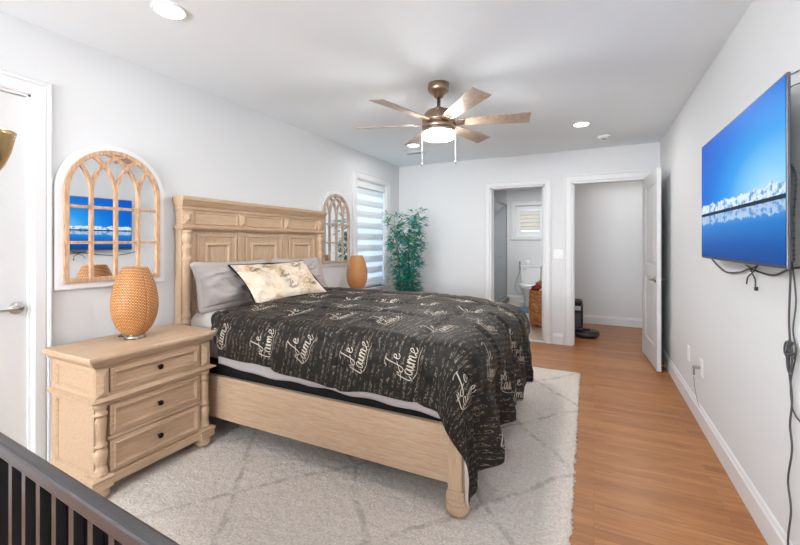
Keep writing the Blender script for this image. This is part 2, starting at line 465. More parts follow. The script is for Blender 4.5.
def tag(o, label=None, cat=None, group=None, kind=None):
    if label: o['label'] = label
    if cat: o['category'] = cat
    if group: o['group'] = group
    if kind: o['kind'] = kind
    return o
def thing(name, loc, label, cat, group=None):
    o = bpy.data.objects.new(name, None); COL.objects.link(o); o.location = loc; o['_o'] = tuple(loc)
    o.empty_display_size = .1
    return tag(o, label, cat, group)
def kids(o): return [c for c in bpy.data.objects if c.parent == o]
def dup(o, loc=None, label=None, parent=None):
    c = o.copy(); COL.objects.link(c)
    if parent is not None: c.parent = parent
    for k in kids(o): dup(k, None, None, c)
    if loc is not None: c.location = loc
    if label: c['label'] = label
    return c
def struct(name, mb, mat, **kw): return tag(mb.build(name, mat, **kw), kind='structure')

# ------------------------------------------------------------------ dimensions
XL, XR, YB, YF, H = -2.66, .68, 5.37, -4.0, 2.44
T = .12
BX0, BX1, BY1 = -2.66, -.45, 8.80      # bathroom
HX0, HX1, HY1 = -.35, 1.9, 6.98        # hallway
DZ = 2.035
B0, B1 = -1.272, -.566                 # bathroom opening
C0, C1 = -.250, .535                   # hallway opening
WY0, WY1, WZ0, WZ1 = 4.18, 4.95, .69, 2.096
DY0, DY1, LDZ = .20, 1.003, 2.062      # closet door left

# floor: bedroom + hallway
m = MB().box(XL - T, XR + T, YF - T, YB + T * .5, -.1, 0).box(HX0 - .1, HX1 + .1, YB + T * .5, HY1 + .1, -.1, 0)
struct('floor', m, M['floor'])
struct('floor_bathroom', MB().box(BX0 - .1, BX1 + .1, YB + T * .5, BY1 + .1, -.1, .004), M['bath_floor'])
struct('trim_threshold', MB().box(B0, B1, YB - .005, YB + T * .5, 0, .012), M['trim'])
struct('ceiling', MB().box(XL - T, XR + T, YF - T, YB + T, H, H + .1), M['ceiling'])
struct('ceiling_bathroom', MB().box(BX0 - .1, BX1 + .05, YB + T, BY1 + .1, H, H + .1), M['ceiling'])
struct('ceiling_hallway', MB().box(BX1 + .05, HX1 + .1, YB + T, HY1 + .1, H, H + .1), M['ceiling'])
# left wall with door and window openings
m = MB()
m.box(XL - T, XL, YF, DY0, 0, H).box(XL - T, XL, DY0, DY1, LDZ, H).box(XL - T, XL, DY1, WY0, 0, H)
m.box(XL - T, XL, WY0, WY1, 0, WZ0).box(XL - T, XL, WY0, WY1, WZ1, H).box(XL - T, XL, WY1, YB, 0, H)
struct('wall_left', m, M['wall'])
struct('wall_right', MB().box(XR, XR + T, YF, YB, 0, H), M['wall'])
m = MB()
m.box(XL - T, B0, YB, YB + T, 0, H).box(B0, B1, YB, YB + T, DZ, H).box(B1, C0, YB, YB + T, 0, H)
m.box(C0, C1, YB, YB + T, DZ + .01, H).box(C1, HX1 + .1, YB, YB + T, 0, H)
struct('wall_back', m, M['wall'])
m = MB()   # unseen wall behind the photographer; its wide window is added for light
m.box(XL - T, XR + T, YF - T, YF, 0, .7).box(XL - T, XR + T, YF - T, YF, 2.25, H)
m.box(XL - T, -2.1, YF - T, YF, .7, 2.25).box(.1, XR + T, YF - T, YF, .7, 2.25)
struct('wall_front', m, M['wall'])
# bathroom shell
BWX0, BWX1, BWZ0, BWZ1 = -1.53, -.95, 1.44, 2.09
m = MB()
m.box(BX0 - .1, BWX0, BY1, BY1 + .1, 0, H).box(BWX1, BX1 + .05, BY1, BY1 + .1, 0, H)
m.box(BWX0, BWX1, BY1, BY1 + .1, 0, BWZ0).box(BWX0, BWX1, BY1, BY1 + .1, BWZ1, H)
m.box(BX0 - .1, BX0, YB + T, BY1, 0, H)
struct('wall_bathroom', m, M['wall'])
struct('wall_partition', MB().box(BX1, HX0, YB + T, BY1, 0, H), M['wall'])
struct('wall_hallway', MB().box(HX0, HX1 + .1, HY1, HY1 + .1, 0, H).box(HX1, HX1 + .1, YB + T, HY1, 0, H), M['wall'])

# baseboards
def bb(name, x0, x1, y0, y1, nx, ny, h=.135):
    """prism along x or y with a stepped profile"""
    m = MB(); d = .016
    prof = [(0, 0), (d, 0), (d, h * .78), (d * .6, h * .86), (d * .6, h * .93), (d * .25, h), (0, h)]
    if nx:
        m.prism([(x0 + nx * p, z) for (p, z) in prof], 1, y0, y1)
    else:
        m.prism([(y0 + ny * p, z) for (p, z) in prof], 0, x0, x1)
    return m
struct('baseboard_right', bb('r', XR, XR, YF, YB, -1, 0), M['trim'])
m = bb('l', XL, XL, DY1 + .085, WY0 - .1, 1, 0); b2 = bb('l', XL, XL, WY0 - .1, YB, 1, 0); m.add(b2.v, b2.f)
b2 = bb('l', XL, XL, YF, DY0 - .085, 1, 0); m.add(b2.v, b2.f); struct('baseboard_left', m, M['trim'])
m = bb('b', B1 + .1, C0 - .095, YB, YB, 0, -1); b2 = bb('b', XL, B0 - .09, YB, YB, 0, -1); m.add(b2.v, b2.f)
struct('baseboard_back', m, M['trim'])
struct('baseboard_hallway', bb('h', HX0, HX1, HY1, HY1, 0, -1), M['trim'])
struct('baseboard_bathroom', bb('h', -1.72, BX1, BY1, BY1, 0, -1), M['trim'])

def casing(mb, plane, axis, sgn, a0, a1, z0, z1, w=.085, four=False):
    """moulded frame round an opening; plane coordinate; axis 0: wall runs in x, 1: wall runs in y"""
    prof = [(0, 0), (0, .012), (.012, .018), (.055, .018), (.060, .013), (.066, .020), (.078, .022), (.085, .016), (.085, 0)]
    prof = [(p * w / .085, q) for p, q in prof]
    pts = []
    if four: path = [(a0, z0, -1, -1), (a0, z1, -1, 1), (a1, z1, 1, 1), (a1, z0, 1, -1), (a0, z0, -1, -1)]
    else: path = [(a0, z0, -1, 0), (a0, z1, -1, 1), (a1, z1, 1, 1), (a1, z0, 1, 0)]
    vs = []; n = len(prof)
    for (a, z, da, dz) in path:
        for (p, q) in prof:
            A = a + da * p; Z = z + dz * p; Q = plane + sgn * q
            vs.append((A, Q, Z) if axis == 0 else (Q, A, Z))
    fs = []
    for j in range(len(path) - 1):
        for i in range(n - 1):
            fs.append((j * n + i, j * n + i + 1, (j + 1) * n + i + 1, (j + 1) * n + i))
    if not four: fs += [tuple(range(n)), tuple((len(path) - 1) * n + i for i in range(n))]
    mb.add(vs, fs); return mb
m = casing(MB(), YB, 0, -1, B0, B1, 0, DZ, .075)
m.box(B0, B0 + .018, YB, YB + T, 0, DZ).box(B1 - .018, B1, YB, YB + T, 0, DZ).box(B0, B1, YB, YB + T, DZ - .018, DZ)
m.box(B0 + .018, B0 + .03, YB + .07, YB + T - .01, 0, DZ - .018)
struct('trim_bathroom_door', m, M['trim'])
m = casing(MB(), YB, 0, -1, C0, C1, 0, DZ + .01, .09)
m.box(C0, C0 + .018, YB, YB + T, 0, DZ).box(C1 - .018, C1, YB, YB + T, 0, DZ).box(C0, C1, YB, YB + T, DZ - .012, DZ + .01)
m.box(C0 + .018, C0 + .03, YB + .05, YB + .09, 0, DZ - .012)
struct('trim_hallway_door', m, M['trim'])
m = casing(MB(), XL, 1, 1, DY0, DY1, 0, LDZ, .085)
m.box(XL - T, XL, DY1 - .012, DY1, 0, LDZ).box(XL - T, XL, DY0, DY0 + .012, 0, LDZ).box(XL - T, XL, DY0, DY1, LDZ - .012, LDZ)
struct('trim_closet_door', m, M['trim'])

# ------------------------------------------------------------------ doors
def leaf_mesh(w, h, th=.036):
    """door leaf in local coords: x 0..w, y 0..th, z 0..h, two moulded panels on each face"""
    m = MB(); st = .115
    panels = [(st, w - st, .22, .92), (st, w - st, 1.03, h - .13)]
    zs = [0, .22, .92, 1.03, h - .13, h]
    for yy, ny in ((0, -1), (th, 1)):
        m.box(0, st, yy - .001 if ny > 0 else yy, yy if ny > 0 else yy + .001, 0, h)
    core = MB()
    m = MB()
    m.box(0, st, 0, th, 0, h).box(w - st, w, 0, th, 0, h)
    for (a, b) in ((0, .22), (.92, 1.03), (h - .13, h)): m.box(st, w - st, 0, th, a, b)
    for (a, b, c, d) in panels:
        cx, cz = (a + b) / 2, (c + d) / 2
        pr = [(0, 0), (.012, -.008), (.028, -.008), (.052, -.002), (.06, -.002)]
        m.rings((cx, 0, cz), (1, 0, 0), (0, 0, 1), (0, -1, 0), b - a, d - c, pr)
        m.rings((cx, th, cz), (1, 0, 0), (0, 0, 1), (0, 1, 0), b - a, d - c, pr)
    return m
def lever(parent, x, z, th, dirx, name='door_handle'):
    m = MB()
    for side in (-1, 1):
        y = 0 if side < 0 else th
        rot = [(x, y, z)]
        n = 20; vs = []
        pr = [(.031, 0), (.031, .006), (.026, .011), (.012, .013), (.011, .045)]
        for (r, d) in pr:
            for i in range(n):
                a = 2 * pi * i / n; vs.append((x + r * cos(a), y + side * d, z + r * sin(a)))
        fs = [(j * n + i, j * n + (i + 1) % n, (j + 1) * n + (i + 1) % n, (j + 1) * n + i) for j in range(len(pr) - 1) for i in range(n)]
        fs.append(tuple((len(pr) - 1) * n + i for i in range(n)))
        m.add(vs, fs, True)
        yy = y + side * .045
        m.tube([(x - dirx * .008, yy, z), (x + dirx * .03, yy, z + .003), (x + dirx * .08, yy - side * .004, z + .002), (x + dirx * .115, yy - side * .006, z - .004)],
               [.010, .0105, .009, .007], 10)
    o = m.build(name, M['nickel'], parent); tag(o, 'brushed nickel lever handle'); return o
def hinge(parent, x, y, zs, name='hinge'):
    for z in zs:
        MB().lathe(x, y, [(.006, z - .045), (.007, z - .044), (.007, z + .044), (.006, z + .045)], 10).box(x - .002, x + .022, y - .002, y + .002, z - .044, z + .044).build(name, M['nickel'], parent)

d1 = leaf_mesh(.745, 2.015).build('door_1', M['door'])          # open door by the hallway
tag(d1, kind='structure')
lever(d1, .68, .905, .036, -1); hinge(d1, .0, .036, (.25, 1.0, 1.78))
d1.location = (C1 - .018, YB - .004, .012); d1.rotation_euler = (0, 0, radians(-86.8))
hb = MB().tube([(0.70, .036, .05), (0.70, .072, .05)], .006, 8).lathe(.7, .076, [(.009, .042), (.009, .058)], 10).build('door_stop', M['steel'], d1)
d2 = leaf_mesh(.78, 2.034).build('door_2', M['door']); tag(d2, kind='structure')      # closed closet door on the left
d2.location = (XL - .012, DY0 + .0125, .012); d2.rotation_euler = (0, 0, radians(90))
lever(d2, .735, .935, .036, -1); d2.data.transform(__import__('mathutils').Matrix.Identity(4))
MB().box(.779, .7895, -.003, .012, .895, .955).build('latch_plate', M['steel'], d2)
d3 = leaf_mesh(.62, 2.0).build('door_3', M['door']); tag(d3, kind='structure')       # bathroom door swung inwards
d3.location = (B1 - .016, YB + T - .004, .012); d3.rotation_euler = (0, 0, radians(88))
lever(d3, .555, .905, .036, -1)
hm = MB()
for z in (.36, 1.07, 1.80):
    MB().box(B1 - .024, B1 - .0185, YB + .040, YB + .078, z - .048, z + .048).build('hinge', M['steel'], bpy.data.objects['trim_bathroom_door'])

# ------------------------------------------------------------------ window 1 with zebra blind
def window_frame(name, plane, axis, sgn, a0, a1, z0, z1, depth, fw=.04, mid=True):
    m = MB()
    def bx(p0, p1, A0, A1, Z0, Z1):
        lo, hi = min(p0, p1), max(p0, p1)
        if axis == 1: m.box(lo, hi, A0, A1, Z0, Z1)
        else: m.box(A0, A1, lo, hi, Z0, Z1)
    p0 = plane - sgn * depth; p1 = plane - sgn * (depth - .04)
    bx(p0, p1, a0, a0 + fw, z0, z1); bx(p0, p1, a1 - fw, a1, z0, z1); bx(p0, p1, a0 + fw, a1 - fw, z0, z0 + fw); bx(p0, p1, a0 + fw, a1 - fw, z1 - fw, z1)
    zm = (z0 + z1) / 2
    if mid: bx(p0, p1, a0 + fw, a1 - fw, zm - .02, zm + .02)
    w = struct(name, m, M['trim'])
    g = MB(); pp = (p0 + p1) / 2
    if axis == 1: g.box(pp - .003, pp + .003, a0 + fw, a1 - fw, z0 + fw, z1 - fw)
    else: g.box(a0 + fw, a1 - fw, pp - .003, pp + .003, z0 + fw, z1 - fw)
    g.build('window_pane', M['glass'], w); return w
window_frame('window_1', XL, 1, 1, WY0, WY1, WZ0, WZ1, .115)
m = casing(MB(), XL, 1, 1, WY0, WY1, WZ0, WZ1, .10)
m.box(XL - T, XL, WY0, WY0 + .012, WZ0, WZ1).box(XL - T, XL, WY1 - .012, WY1, WZ0, WZ1).box(XL - T, XL, WY0, WY1, WZ1 - .012, WZ1)
m.box(XL - T, XL + .03, WY0 - .11, WY1 + .11, WZ0 - .022, WZ0).box(XL, XL + .016, WY0 - .1, WY1 + .1, WZ0 - .11, WZ0 - .022)
struct('trim_window', m, M['trim'])
zb = thing('zebra_blind', (XL - .04, (WY0 + WY1) / 2, WZ1 - .012), 'white zebra roller blind with alternating bands in the tall window behind the plant', 'blind')
a, b = WY0 + .02, WY1 - .02
MB().box(XL - .075, XL - .01, a, b, WZ1 - .10, WZ1 - .013).build('headrail', M['plate'], zb, bevel=.008)
mo = MB(); ms = MB(); z = WZ1 - .10; k = 0
zbot = WZ0 + .075
while z > zbot + .01:
    hh = .082 if k % 2 == 0 else .066
    z2 = max(z - hh, zbot)
    tgt = mo if k % 2 == 0 else ms
    x = XL - .040
    if k % 2 == 0: tgt.prism([(x, z), (x + .004, z - hh * .5), (x, z2), (x - .0015, z2), (x + .0025, z - hh * .5), (x - .0015, z)], 1, a, b)
    else: tgt.box(x - .0015, x, a, b, z2, z)
    z = z2; k += 1
mo.build('opaque_band', M['blind'], zb); ms.build('sheer_band', M['sheer'], zb)
MB().box(XL - .05, XL - .03, a, b, zbot - .025, zbot).build('bottom_rail', M['plate'], zb, bevel=.004)

# unseen rear window, added to let light in from behind
window_frame('window_rear_added', YF, 0, 1, -2.1, .1, .7, 2.25, .11)

# bathroom window and shade
window_frame('window_2', BY1, 0, -1, BWX0, BWX1, BWZ0, BWZ1, .095, .095, False)
m = casing(MB(), BY1, 0, -1, BWX0, BWX1, BWZ0, BWZ1, .09, True)
struct('trim_bathroom_window', m, M['trim'])
rs = thing('window_shade', (-1.24, BY1 + .02, BWZ1), 'beige pleated shade in the small bathroom window above the toilet', 'blind')
m = MB(); n = 5
for i in range(n):
    z1 = BWZ1 - .13 - i * .082; z0 = z1 - .082
    m.prism([(BY1 + .03, z1), (BY1 + .012, z1 - .03), (BY1 + .004, z0 + .01), (BY1 + .02, z0), (BY1 + .032, z0)], 0, BWX0 + .09, BWX1 - .09)
m.build('shade_cloth', M['beige_blind'], rs)
MB().box(BWX0 + .085, BWX1 - .085, BY1 + .005, BY1 + .035, BWZ1 - .13, BWZ1 - .10).build('headrail', M['plate'], rs)

# ------------------------------------------------------------------ ceiling fixtures
def downlight(x, y, label):
    t = thing('recessed_light', (x, y, H), label, 'ceiling light', 'recessed ceiling lights')
    m = MB(); prof = [(.065, H - .001), (.080, H - .001), (.081, H - .003), (.078, H - .007), (.067, H - .009), (.065, H - .006)]
    n = 36; vs = []
    for (r, z) in prof:
        for i in range(n): vs.append((x + r * cos(2 * pi * i / n), y + r * sin(2 * pi * i / n), z))
    k = len(prof); fs = [(j * n + i, j * n + (i + 1) % n, ((j + 1) % k) * n + (i + 1) % n, ((j + 1) % k) * n + i) for j in range(k) for i in range(n)]
    m.add(vs, fs, True); m.build('trim_ring', M['plate'], t)
    MB().lathe(x, y, [(.064, H - .001), (.064, H - .0095), (.03, H - .011)], 32).build('lens', M['glow'], t)
downlight(*LAMPS[0], 'recessed ceiling light above the arched mirror and nightstand, nearest the camera')
downlight(*LAMPS[1], 'recessed ceiling light half hidden behind the fan, near the window corner')
downlight(*LAMPS[2], 'recessed ceiling light in front of the hallway doorway')
# ceiling vent
v = thing('ceiling_vent', (-2.06, 4.62, H), 'white slotted ceiling vent beyond the fan, near the window corner', 'vent')
m = MB(); m.rings((-2.06, 4.62, H), (1, 0, 0), (0, 1, 0), (0, 0, -1), .26, .13, [(0, 0), (0, .006), (.02, .008), (.02, .002)], cap=False)
m.build('frame', M['plate'], v)
m = MB()
for i in range(6):
    yy = 4.62 - .038 + i * .0152; m.box(-2.06 - .11, -2.06 + .11, yy - .0045, yy + .001, H - .007, H - .002)
m.build('louvre', M['cable_light'], v)
MB().box(-2.06 - .11, -2.06 + .11, 4.575, 4.665, H - .002, H - .0005).build('backing', M['cable'], v)
sd = thing('smoke_detector', (.10, 4.80, H), 'small round white smoke detector on the ceiling by the hallway doorway', 'smoke detector')
MB().lathe(.10, 4.80, [(.066, H), (.066, H - .012), (.05, H - .026), (.02, H - .030)], 28).build('body', M['plate'], sd)
MB().lathe(.10, 4.80, [(.022, H - .0295), (.020, H - .034), (.008, H - .035)], 16).build('test_button', M['cable_light'], sd)

# ------------------------------------------------------------------ ceiling fan
fan = thing('ceiling_fan', (FANX, FANY, H), 'six-bladed bronze ceiling fan with a glowing drum light, above the bed', 'ceiling fan')
MB().lathe(FANX, FANY, [(.078, H), (.08, H - .045), (.072, H - .058), (.040, H - .078), (.030, H - .098), (.022, H - .102)], 32).build('canopy', M['fan_metal'], fan)
MB().lathe(FANX, FANY, [(.013, H - .10), (.013, H - .165), (.026, H - .17), (.026, H - .185)], 20).build('downrod', M['steel'], fan)
ZB = 2.150
MB().lathe(FANX, FANY, [(.05, H - .183), (.085, H - .198), (.108, H - .225), (.118, H - .255), (.122, 2.172), (.122, 2.160), (.116, 2.157), (.116, 2.152), (.122, 2.150), (.122, 2.118), (.118, 2.11)], 40).build('motor_housing', M['fan_metal'], fan)
MB().lathe(FANX, FANY, [(.118, 2.110), (.118, 2.088), (.115, 2.084)], 40).build('light_collar', M['nickel'], fan)
MB().lathe(FANX, FANY, [(.112, 2.086), (.114, 2.06), (.106, 2.044), (.08, 2.037), (.02, 2.035)], 40).build('light_drum', emis('drum_glass', (1, .97, .93, 1), 78), fan)
for i in range(6):
    a = radians(13.5 + 60 * i); ca, sa = cos(a), sin(a)
    tw = radians(-13)
    def P(r, w, dz=0):
        x = r * ca - w * cos(tw) * sa; y = r * sa + w * cos(tw) * ca
        return (FANX + x, FANY + y, ZB + .006 + w * sin(tw) + dz)
    pts = []
    outl = [(.135, .034), (.20, .044), (.40, .056), (.60, .064), (.635, .064)]
    top = [(r, w) for r, w in outl] + [(r, -w) for r, w in reversed(outl)]
    n = len(top); vs = [P(r, w, .003) for r, w in top] + [P(r, w, -.003) for r, w in top]
    k = len(outl); fs = []
    for base in (0, n):
        for j in range(k - 1): fs.append((base + j, base + j + 1, base + n - 2 - j, base + n - 1 - j))
    fs += [(j, (j + 1) % n, n + (j + 1) % n, n + j) for j in range(n)]
    o = MB().add(vs, fs).build('blade', M['blade'], fan)
    mm = MB()
    q = [(.10, .022), (.15, .030), (.185, .024)]
    top = q + [(r, -w) for r, w in reversed(q)]; n = len(top)
    vs = [P(r, w, -.0045) for r, w in top] + [P(r, w, -.009) for r, w in top]
    fs = [(0, 1, 4, 5), (1, 2, 3, 4), (n, n + 1, n + 4, n + 5), (n + 1, n + 2, n + 3, n + 4)] + [(j, (j + 1) % n, n + (j + 1) % n, n + j) for j in range(n)]
    mm.add(vs, fs).build('blade_bracket', M['fan_metal'], o)
R0 = Vector((cos(YAW), sin(YAW), 0))
for sgn, ln in ((-1, .235), (1, .215)):
    p = Vector((FANX, FANY, 0)) + R0 * sgn * .121
    zt = 2.10
    pts = [(p.x, p.y, zt - i * .01) for i in range(int(ln / .01) + 1)]
    o = MB().tube(pts, .0011, 6).build('pull_chain', M['cable_light'], fan)
    MB().lathe(p.x, p.y, [(.002, zt - ln), (.005, zt - ln - .006), (.006, zt - ln - .02), (.003, zt - ln - .028)], 10).build('chain_pull', M['fan_metal'], o)

# ------------------------------------------------------------------ rug
RX0, RX1, RY0, RY1, RT = -2.56, -.105, .78, 4.25, .016
def rug():
    nx, ny = 230, 320; vs = []; fs = []
    for j in range(ny + 1):
        for i in range(nx + 1):
            u, v_ = i / nx, j / ny
            x = RX0 + (RX1 - RX0) * u; y = RY0 + (RY1 - RY0) * v_
            x += (-(y - 3.0) * .014) * u
            e = min(u * nx, (nx - u * nx), v_ * ny, ny - v_ * ny)
            z = RT * min(1, .35 + e / 3) + (0 if e > 2 else 0)
            h = noise.noise(Vector((x * 28, y * 28, 0))) * .0045 + noise.noise(Vector((x * 75, y * 75, 5))) * .003
            if e < 1:
                if i in (0, nx): x += random.uniform(-.008, .008)
                if j in (0, ny): y += random.uniform(-.008, .008)
            vs.append((x, y, max(.004, z + h - .002)))
    for j in range(ny):
        for i in range(nx):
            a = j * (nx + 1) + i; fs.append((a, a + 1, a + nx + 2, a + nx + 1))
    m = MB().add(vs, fs, True)
    # skirt down to the floor
    rim = [i for i in range(nx + 1)] + [j * (nx + 1) + nx for j in range(1, ny + 1)] + [ny * (nx + 1) + i for i in range(nx - 1, -1, -1)] + [j * (nx + 1) for j in range(ny - 1, 0, -1)]
    base = len(m.v); m.v += [(m.v[i][0], m.v[i][1], .0005) for i in rim]
    k = len(rim)
    for q in range(k): m.f.append((rim[q], base + q, base + (q + 1) % k, rim[(q + 1) % k])); m.sm.append(True); m.mi.append(0)
    m.f.append(tuple(base + q for q in range(k))); m.sm.append(False); m.mi.append(0)
    return m
o = rug().build('area_rug', M['rug']); tag(o, 'large cream shag rug with faint grey diamond lines under the bed', 'rug')
RZ = .0165

# ------------------------------------------------------------------ nightstands
def colprof(z0, z1, r):
    """turned balluster profile between z0 and z1"""
    k = [(1.0, 0), (1.0, .05), (.85, .055), (.95, .08), (.8, .11), (.62, .13), (.75, .17), (.95, .24), (1.0, .30), (.93, .34), (.62, .37), (.62, .385), (.95, .40), (.95, .425),
         (.72, .44), (.66, .50), (.74, .60), (.86, .72), (.9, .76), (.62, .80), (.62, .815), (.95, .83), (.95, .86), (.7, .88), (.75, .92), (1.0, .94), (1.0, 1.0)]
    return [(r * a, z0 + (z1 - z0) * b) for a, b in k]
def bun(z0, z1, r):
    return [(r * a, z0 + (z1 - z0) * b) for a, b in [(.55, 0), (.8, .06), (.97, .22), (1, .38), (.95, .52), (.80, .60), (.80, .64), (.94, .67), (1.0, .75), (.94, .84), (.72, .88), (.72, .92), (.85, .94), (.85, 1.0)]]
NX0, NX1, NY0, NY1 = -2.60, -2.18, 1.065, 1.705        # carcase
def nightstand():
    t = thing('nightstand', (-2.35, 1.385, RZ), 'whitewashed oak three-drawer nightstand nearest the camera, left of the bed', 'nightstand', 'matching nightstands either side of the bed')
    def P(n, mb, mat='oak', bev=.0015): return mb.build(n, M[mat], t, bevel=bev)
    x0, x1, y0, y1 = NX0, NX1, NY0, NY1
    # top
    P('top', MB().stack(x0, x1, y0, y1, [(.004, .655 + RZ), (.006, .672), (.016, .682), (.026, .694), (.030, .700), (.030, .704), (.040, .708), (.042, .714), (.042, .724), (.038, .730)], back=True), bev=0)
    # carcase: upper box, waist moulding, lower box with recessed side panels
    m = MB()
    for (z0, z1) in ((.515, .668), (.105, .490)):
        m.box(x0, x1 - .036, y0 + .012, y1 - .012, z0, z1)
        m.box(x1 - .036, x1 - .02, y0 + .012, y0 + .064, z0, z1).box(x1 - .036, x1 - .02, y1 - .064, y1 - .012, z0, z1)
        for ys, ny, yy in ((y0, -1, y0), (y1, 1, y1)):
            st = .045; a, b = (yy, yy + .012) if ny < 0 else (yy - .012, yy)
            m.box(x0, x0 + st, a, b, z0, z1); m.box(x1 - .055, x1 - .012, a, b, z0, z1)
            m.box(x0 + st, x1 - .055, a, b, z0, z0 + .035 if z0 < .3 else z0 + .022); m.box(x0 + st, x1 - .055, a, b, z1 - .022, z1)
            # small bead
            m.rings(((x0 + st + x1 - .055) / 2, yy, (z0 + z1) / 2 + (.0065 if z0 < .3 else 0)), (1, 0, 0), (0, 0, 1), (0, ny, 0), x1 - .055 - x0 - st, z1 - z0 - (.057 if z0 < .3 else .044), [(0, -.012), (0, -.001), (.006, -.009), (.006, -.012)], cap=False)
    # front rails
    m.box(x1 - .02, x1 - .004, y0, y1, .655, .668).box(x1 - .02, x1 - .004, y0, y1, .515, .53)
    m.box(x1 - .02, x1 - .004, y0, y1, .470, .490).box(x1 - .036, x1 - .004, y0 + .06, y1 - .06, .293, .311).box(x1 - .02, x1 - .004, y0, y1, .105, .122)
    P('carcase', m)
    P('waist_moulding', MB().stack(x0, x1, y0, y1, [(.002, .488), (.012, .494), (.026, .500), (.026, .506), (.016, .511), (.004, .517)], back=True), bev=0)
    # plinth
    m = MB().stack(x0, x1, y0, y1, [(.004, .072), (.004, .110), (.000, .116)], back=True)
    for yc in (y0 + .028, y1 - .028):
        m.stack(x1 - .062, x1 + .004, yc - .034, yc + .034, [(.014, .068), (.014, .112), (.020, .117), (.020, .122), (.004, .132)])
    P('plinth', m)
    # corner blocks with diamond point, columns
    for yc in (y0 + .031, y1 - .031):
        b = MB().box(x1 - .046, x1 + .002, yc - .0295, yc + .0295, .516, .66)
        b.rings((x1 + .002, yc, .5875), (0, 1, 0), (0, 0, 1), (1, 0, 0), .058, .135, [(0, 0), (.002, .002), (.0285, .014)])
        P('corner_block', b)
        b = MB().lathe(x1 - .022, yc, colprof(.13, .490, .035), 24)
        P('column', b, 'oak_v', 0)
    # feet
    for (xx, yy) in ((x1 - .03, y0 + .028), (x1 - .03, y1 - .028), (x0 + .035, y0 + .03), (x0 + .035, y1 - .03)):
        P('bun_foot', MB().lathe(xx, yy, bun(RZ, .071, .050), 24), 'oak', 0)
    for (z0, z1, yi) in ((.532, .653, .066), (.314, .468, .066), (.127, .288, .066)):
        ya, yb = y0 + yi + .003, y1 - yi - .003; yc = (ya + yb) / 2; zc = (z0 + z1) / 2
        ins = .026
        d = MB().rings((x1 - .016, yc, zc), (0, 1, 0), (0, 0, 1), (1, 0, 0), yb - ya, z1 - z0,
                       [(0, -.02), (0, .012), (.003, .015), (ins - .010, .015), (ins - .006, .022), (ins, .022), (ins + .004, .012), (ins + .008, .004), (ins + .013, .004)])
        dr = P('drawer', d, 'oak', 0)
        # heart-ish round knob
        xk = x1 - .016 + .004
        n = 16; vs = []
        pr = [(.006, 0), (.0055, .012), (.013, .016), (.0155, .022), (.013, .029), (.004, .032)]
        for (r, dd) in pr:
            for i in range(n): vs.append((xk + dd, yc + r * cos(2 * pi * i / n), zc + r * sin(2 * pi * i / n)))
        fs = [(j * n + i, j * n + (i + 1) % n, (j + 1) * n + (i + 1) % n, (j + 1) * n + i) for j in range(len(pr) - 1) for i in range(n)] + [tuple((len(pr) - 1) * n + i for i in range(n))]
        tag(MB().add(vs, fs, True).build('knob', M['bronze_knob'], dr), 'dark bronze round knob')
    return t
M['bronze_knob'] = plain('dark_bronze', sr(44, 32, 26), .3, 1)
ns = nightstand()
dup(ns, (-2.35, 3.80, RZ), 'matching oak nightstand beyond the bed, only its top showing below the window')

# ------------------------------------------------------------------ woven lamps
def woven_lamp(x, y):
    z0 = .731
    t = thing('table_lamp', (x, y, z0), 'egg-shaped woven bamboo table lamp on the near nightstand', 'lamp', 'matching woven table lamps')
    tag(MB().lathe(x, y, [(.052, z0), (.054, z0 + .004), (.054, z0 + .016), (.050, z0 + .020), (.02, z0 + .021), (.018, z0 + .03)], 28).build('base', M['nickel'], t), 'silver disc base')
    prof = [(0, .045), (.03, .078), (.08, .102), (.13, .114), (.17, .117), (.22, .114), (.28, .103), (.33, .087), (.37, .070), (.388, .061)]
    # smooth the profile
    pp = []
    for i in range(len(prof) - 1):
        p0 = prof[max(i - 1, 0)]; p1 = prof[i]; p2 = prof[i + 1]; p3 = prof[min(i + 2, len(prof) - 1)]
        for k in range(5):
            s_ = k / 5; f = lambda a, b, c, d: .5 * (2 * b + (c - a) * s_ + (2 * a - 5 * b + 4 * c - d) * s_ ** 2 + (3 * b - a - 3 * c + d) * s_ ** 3)
            pp.append((f(p0[1], p1[1], p2[1], p3[1]), f(p0[0], p1[0], p2[0], p3[0])))
    pp.append((prof[-1][1], prof[-1][0]))
    n = 72; vs = []; uv = []
    for (r, z) in pp:
        for i in range(n + 1):
            a = 2 * pi * i / n
            rr = r + .0012 * (1 if i % 2 else -1)
            vs.append((x + rr * cos(a), y + rr * sin(a), z0 + .024 + z)); uv.append((a * .728 / (2 * pi), z))
    fs = [(j * (n + 1) + i, j * (n + 1) + i + 1, (j + 1) * (n + 1) + i + 1, (j + 1) * (n + 1) + i) for j in range(len(pp) - 1) for i in range(n)]
    o = MB().add(vs, fs, True).build('lamp_shade', M['rattan'], t, uv=uv, fixn=False)
    sm = o.modifiers.new('thick', 'SOLIDIFY'); sm.thickness = .003
    MB().lathe(x, y, [(.046, z0 + .022), (.048, z0 + .026), (.050, z0 + .031)], 28).build('lower_ring', M['brass'], t)
    MB().lathe(x, y, [(.012, z0 + .022), (.012, z0 + .16), (.022, z0 + .17), (.030, z0 + .21), (.022, z0 + .25), (.008, z0 + .26)], 16).build('bulb', M['porcelain'], t)
    MB().tube([(x - .05, y, z0 + .008), (x - .07, y - .02, z0 + .006), (x - .10, y - .035, z0 + .005), (x - .13, y - .01, z0 + .004), (x - .152, y + .01, z0 + .004)], .003, 8).build('cord', M['cable'], t)
    return t
lp = woven_lamp(-2.395, 1.375)
dup(lp, (-2.40, 3.775, .731), 'egg-shaped woven bamboo table lamp beyond the bed, in front of the blind')

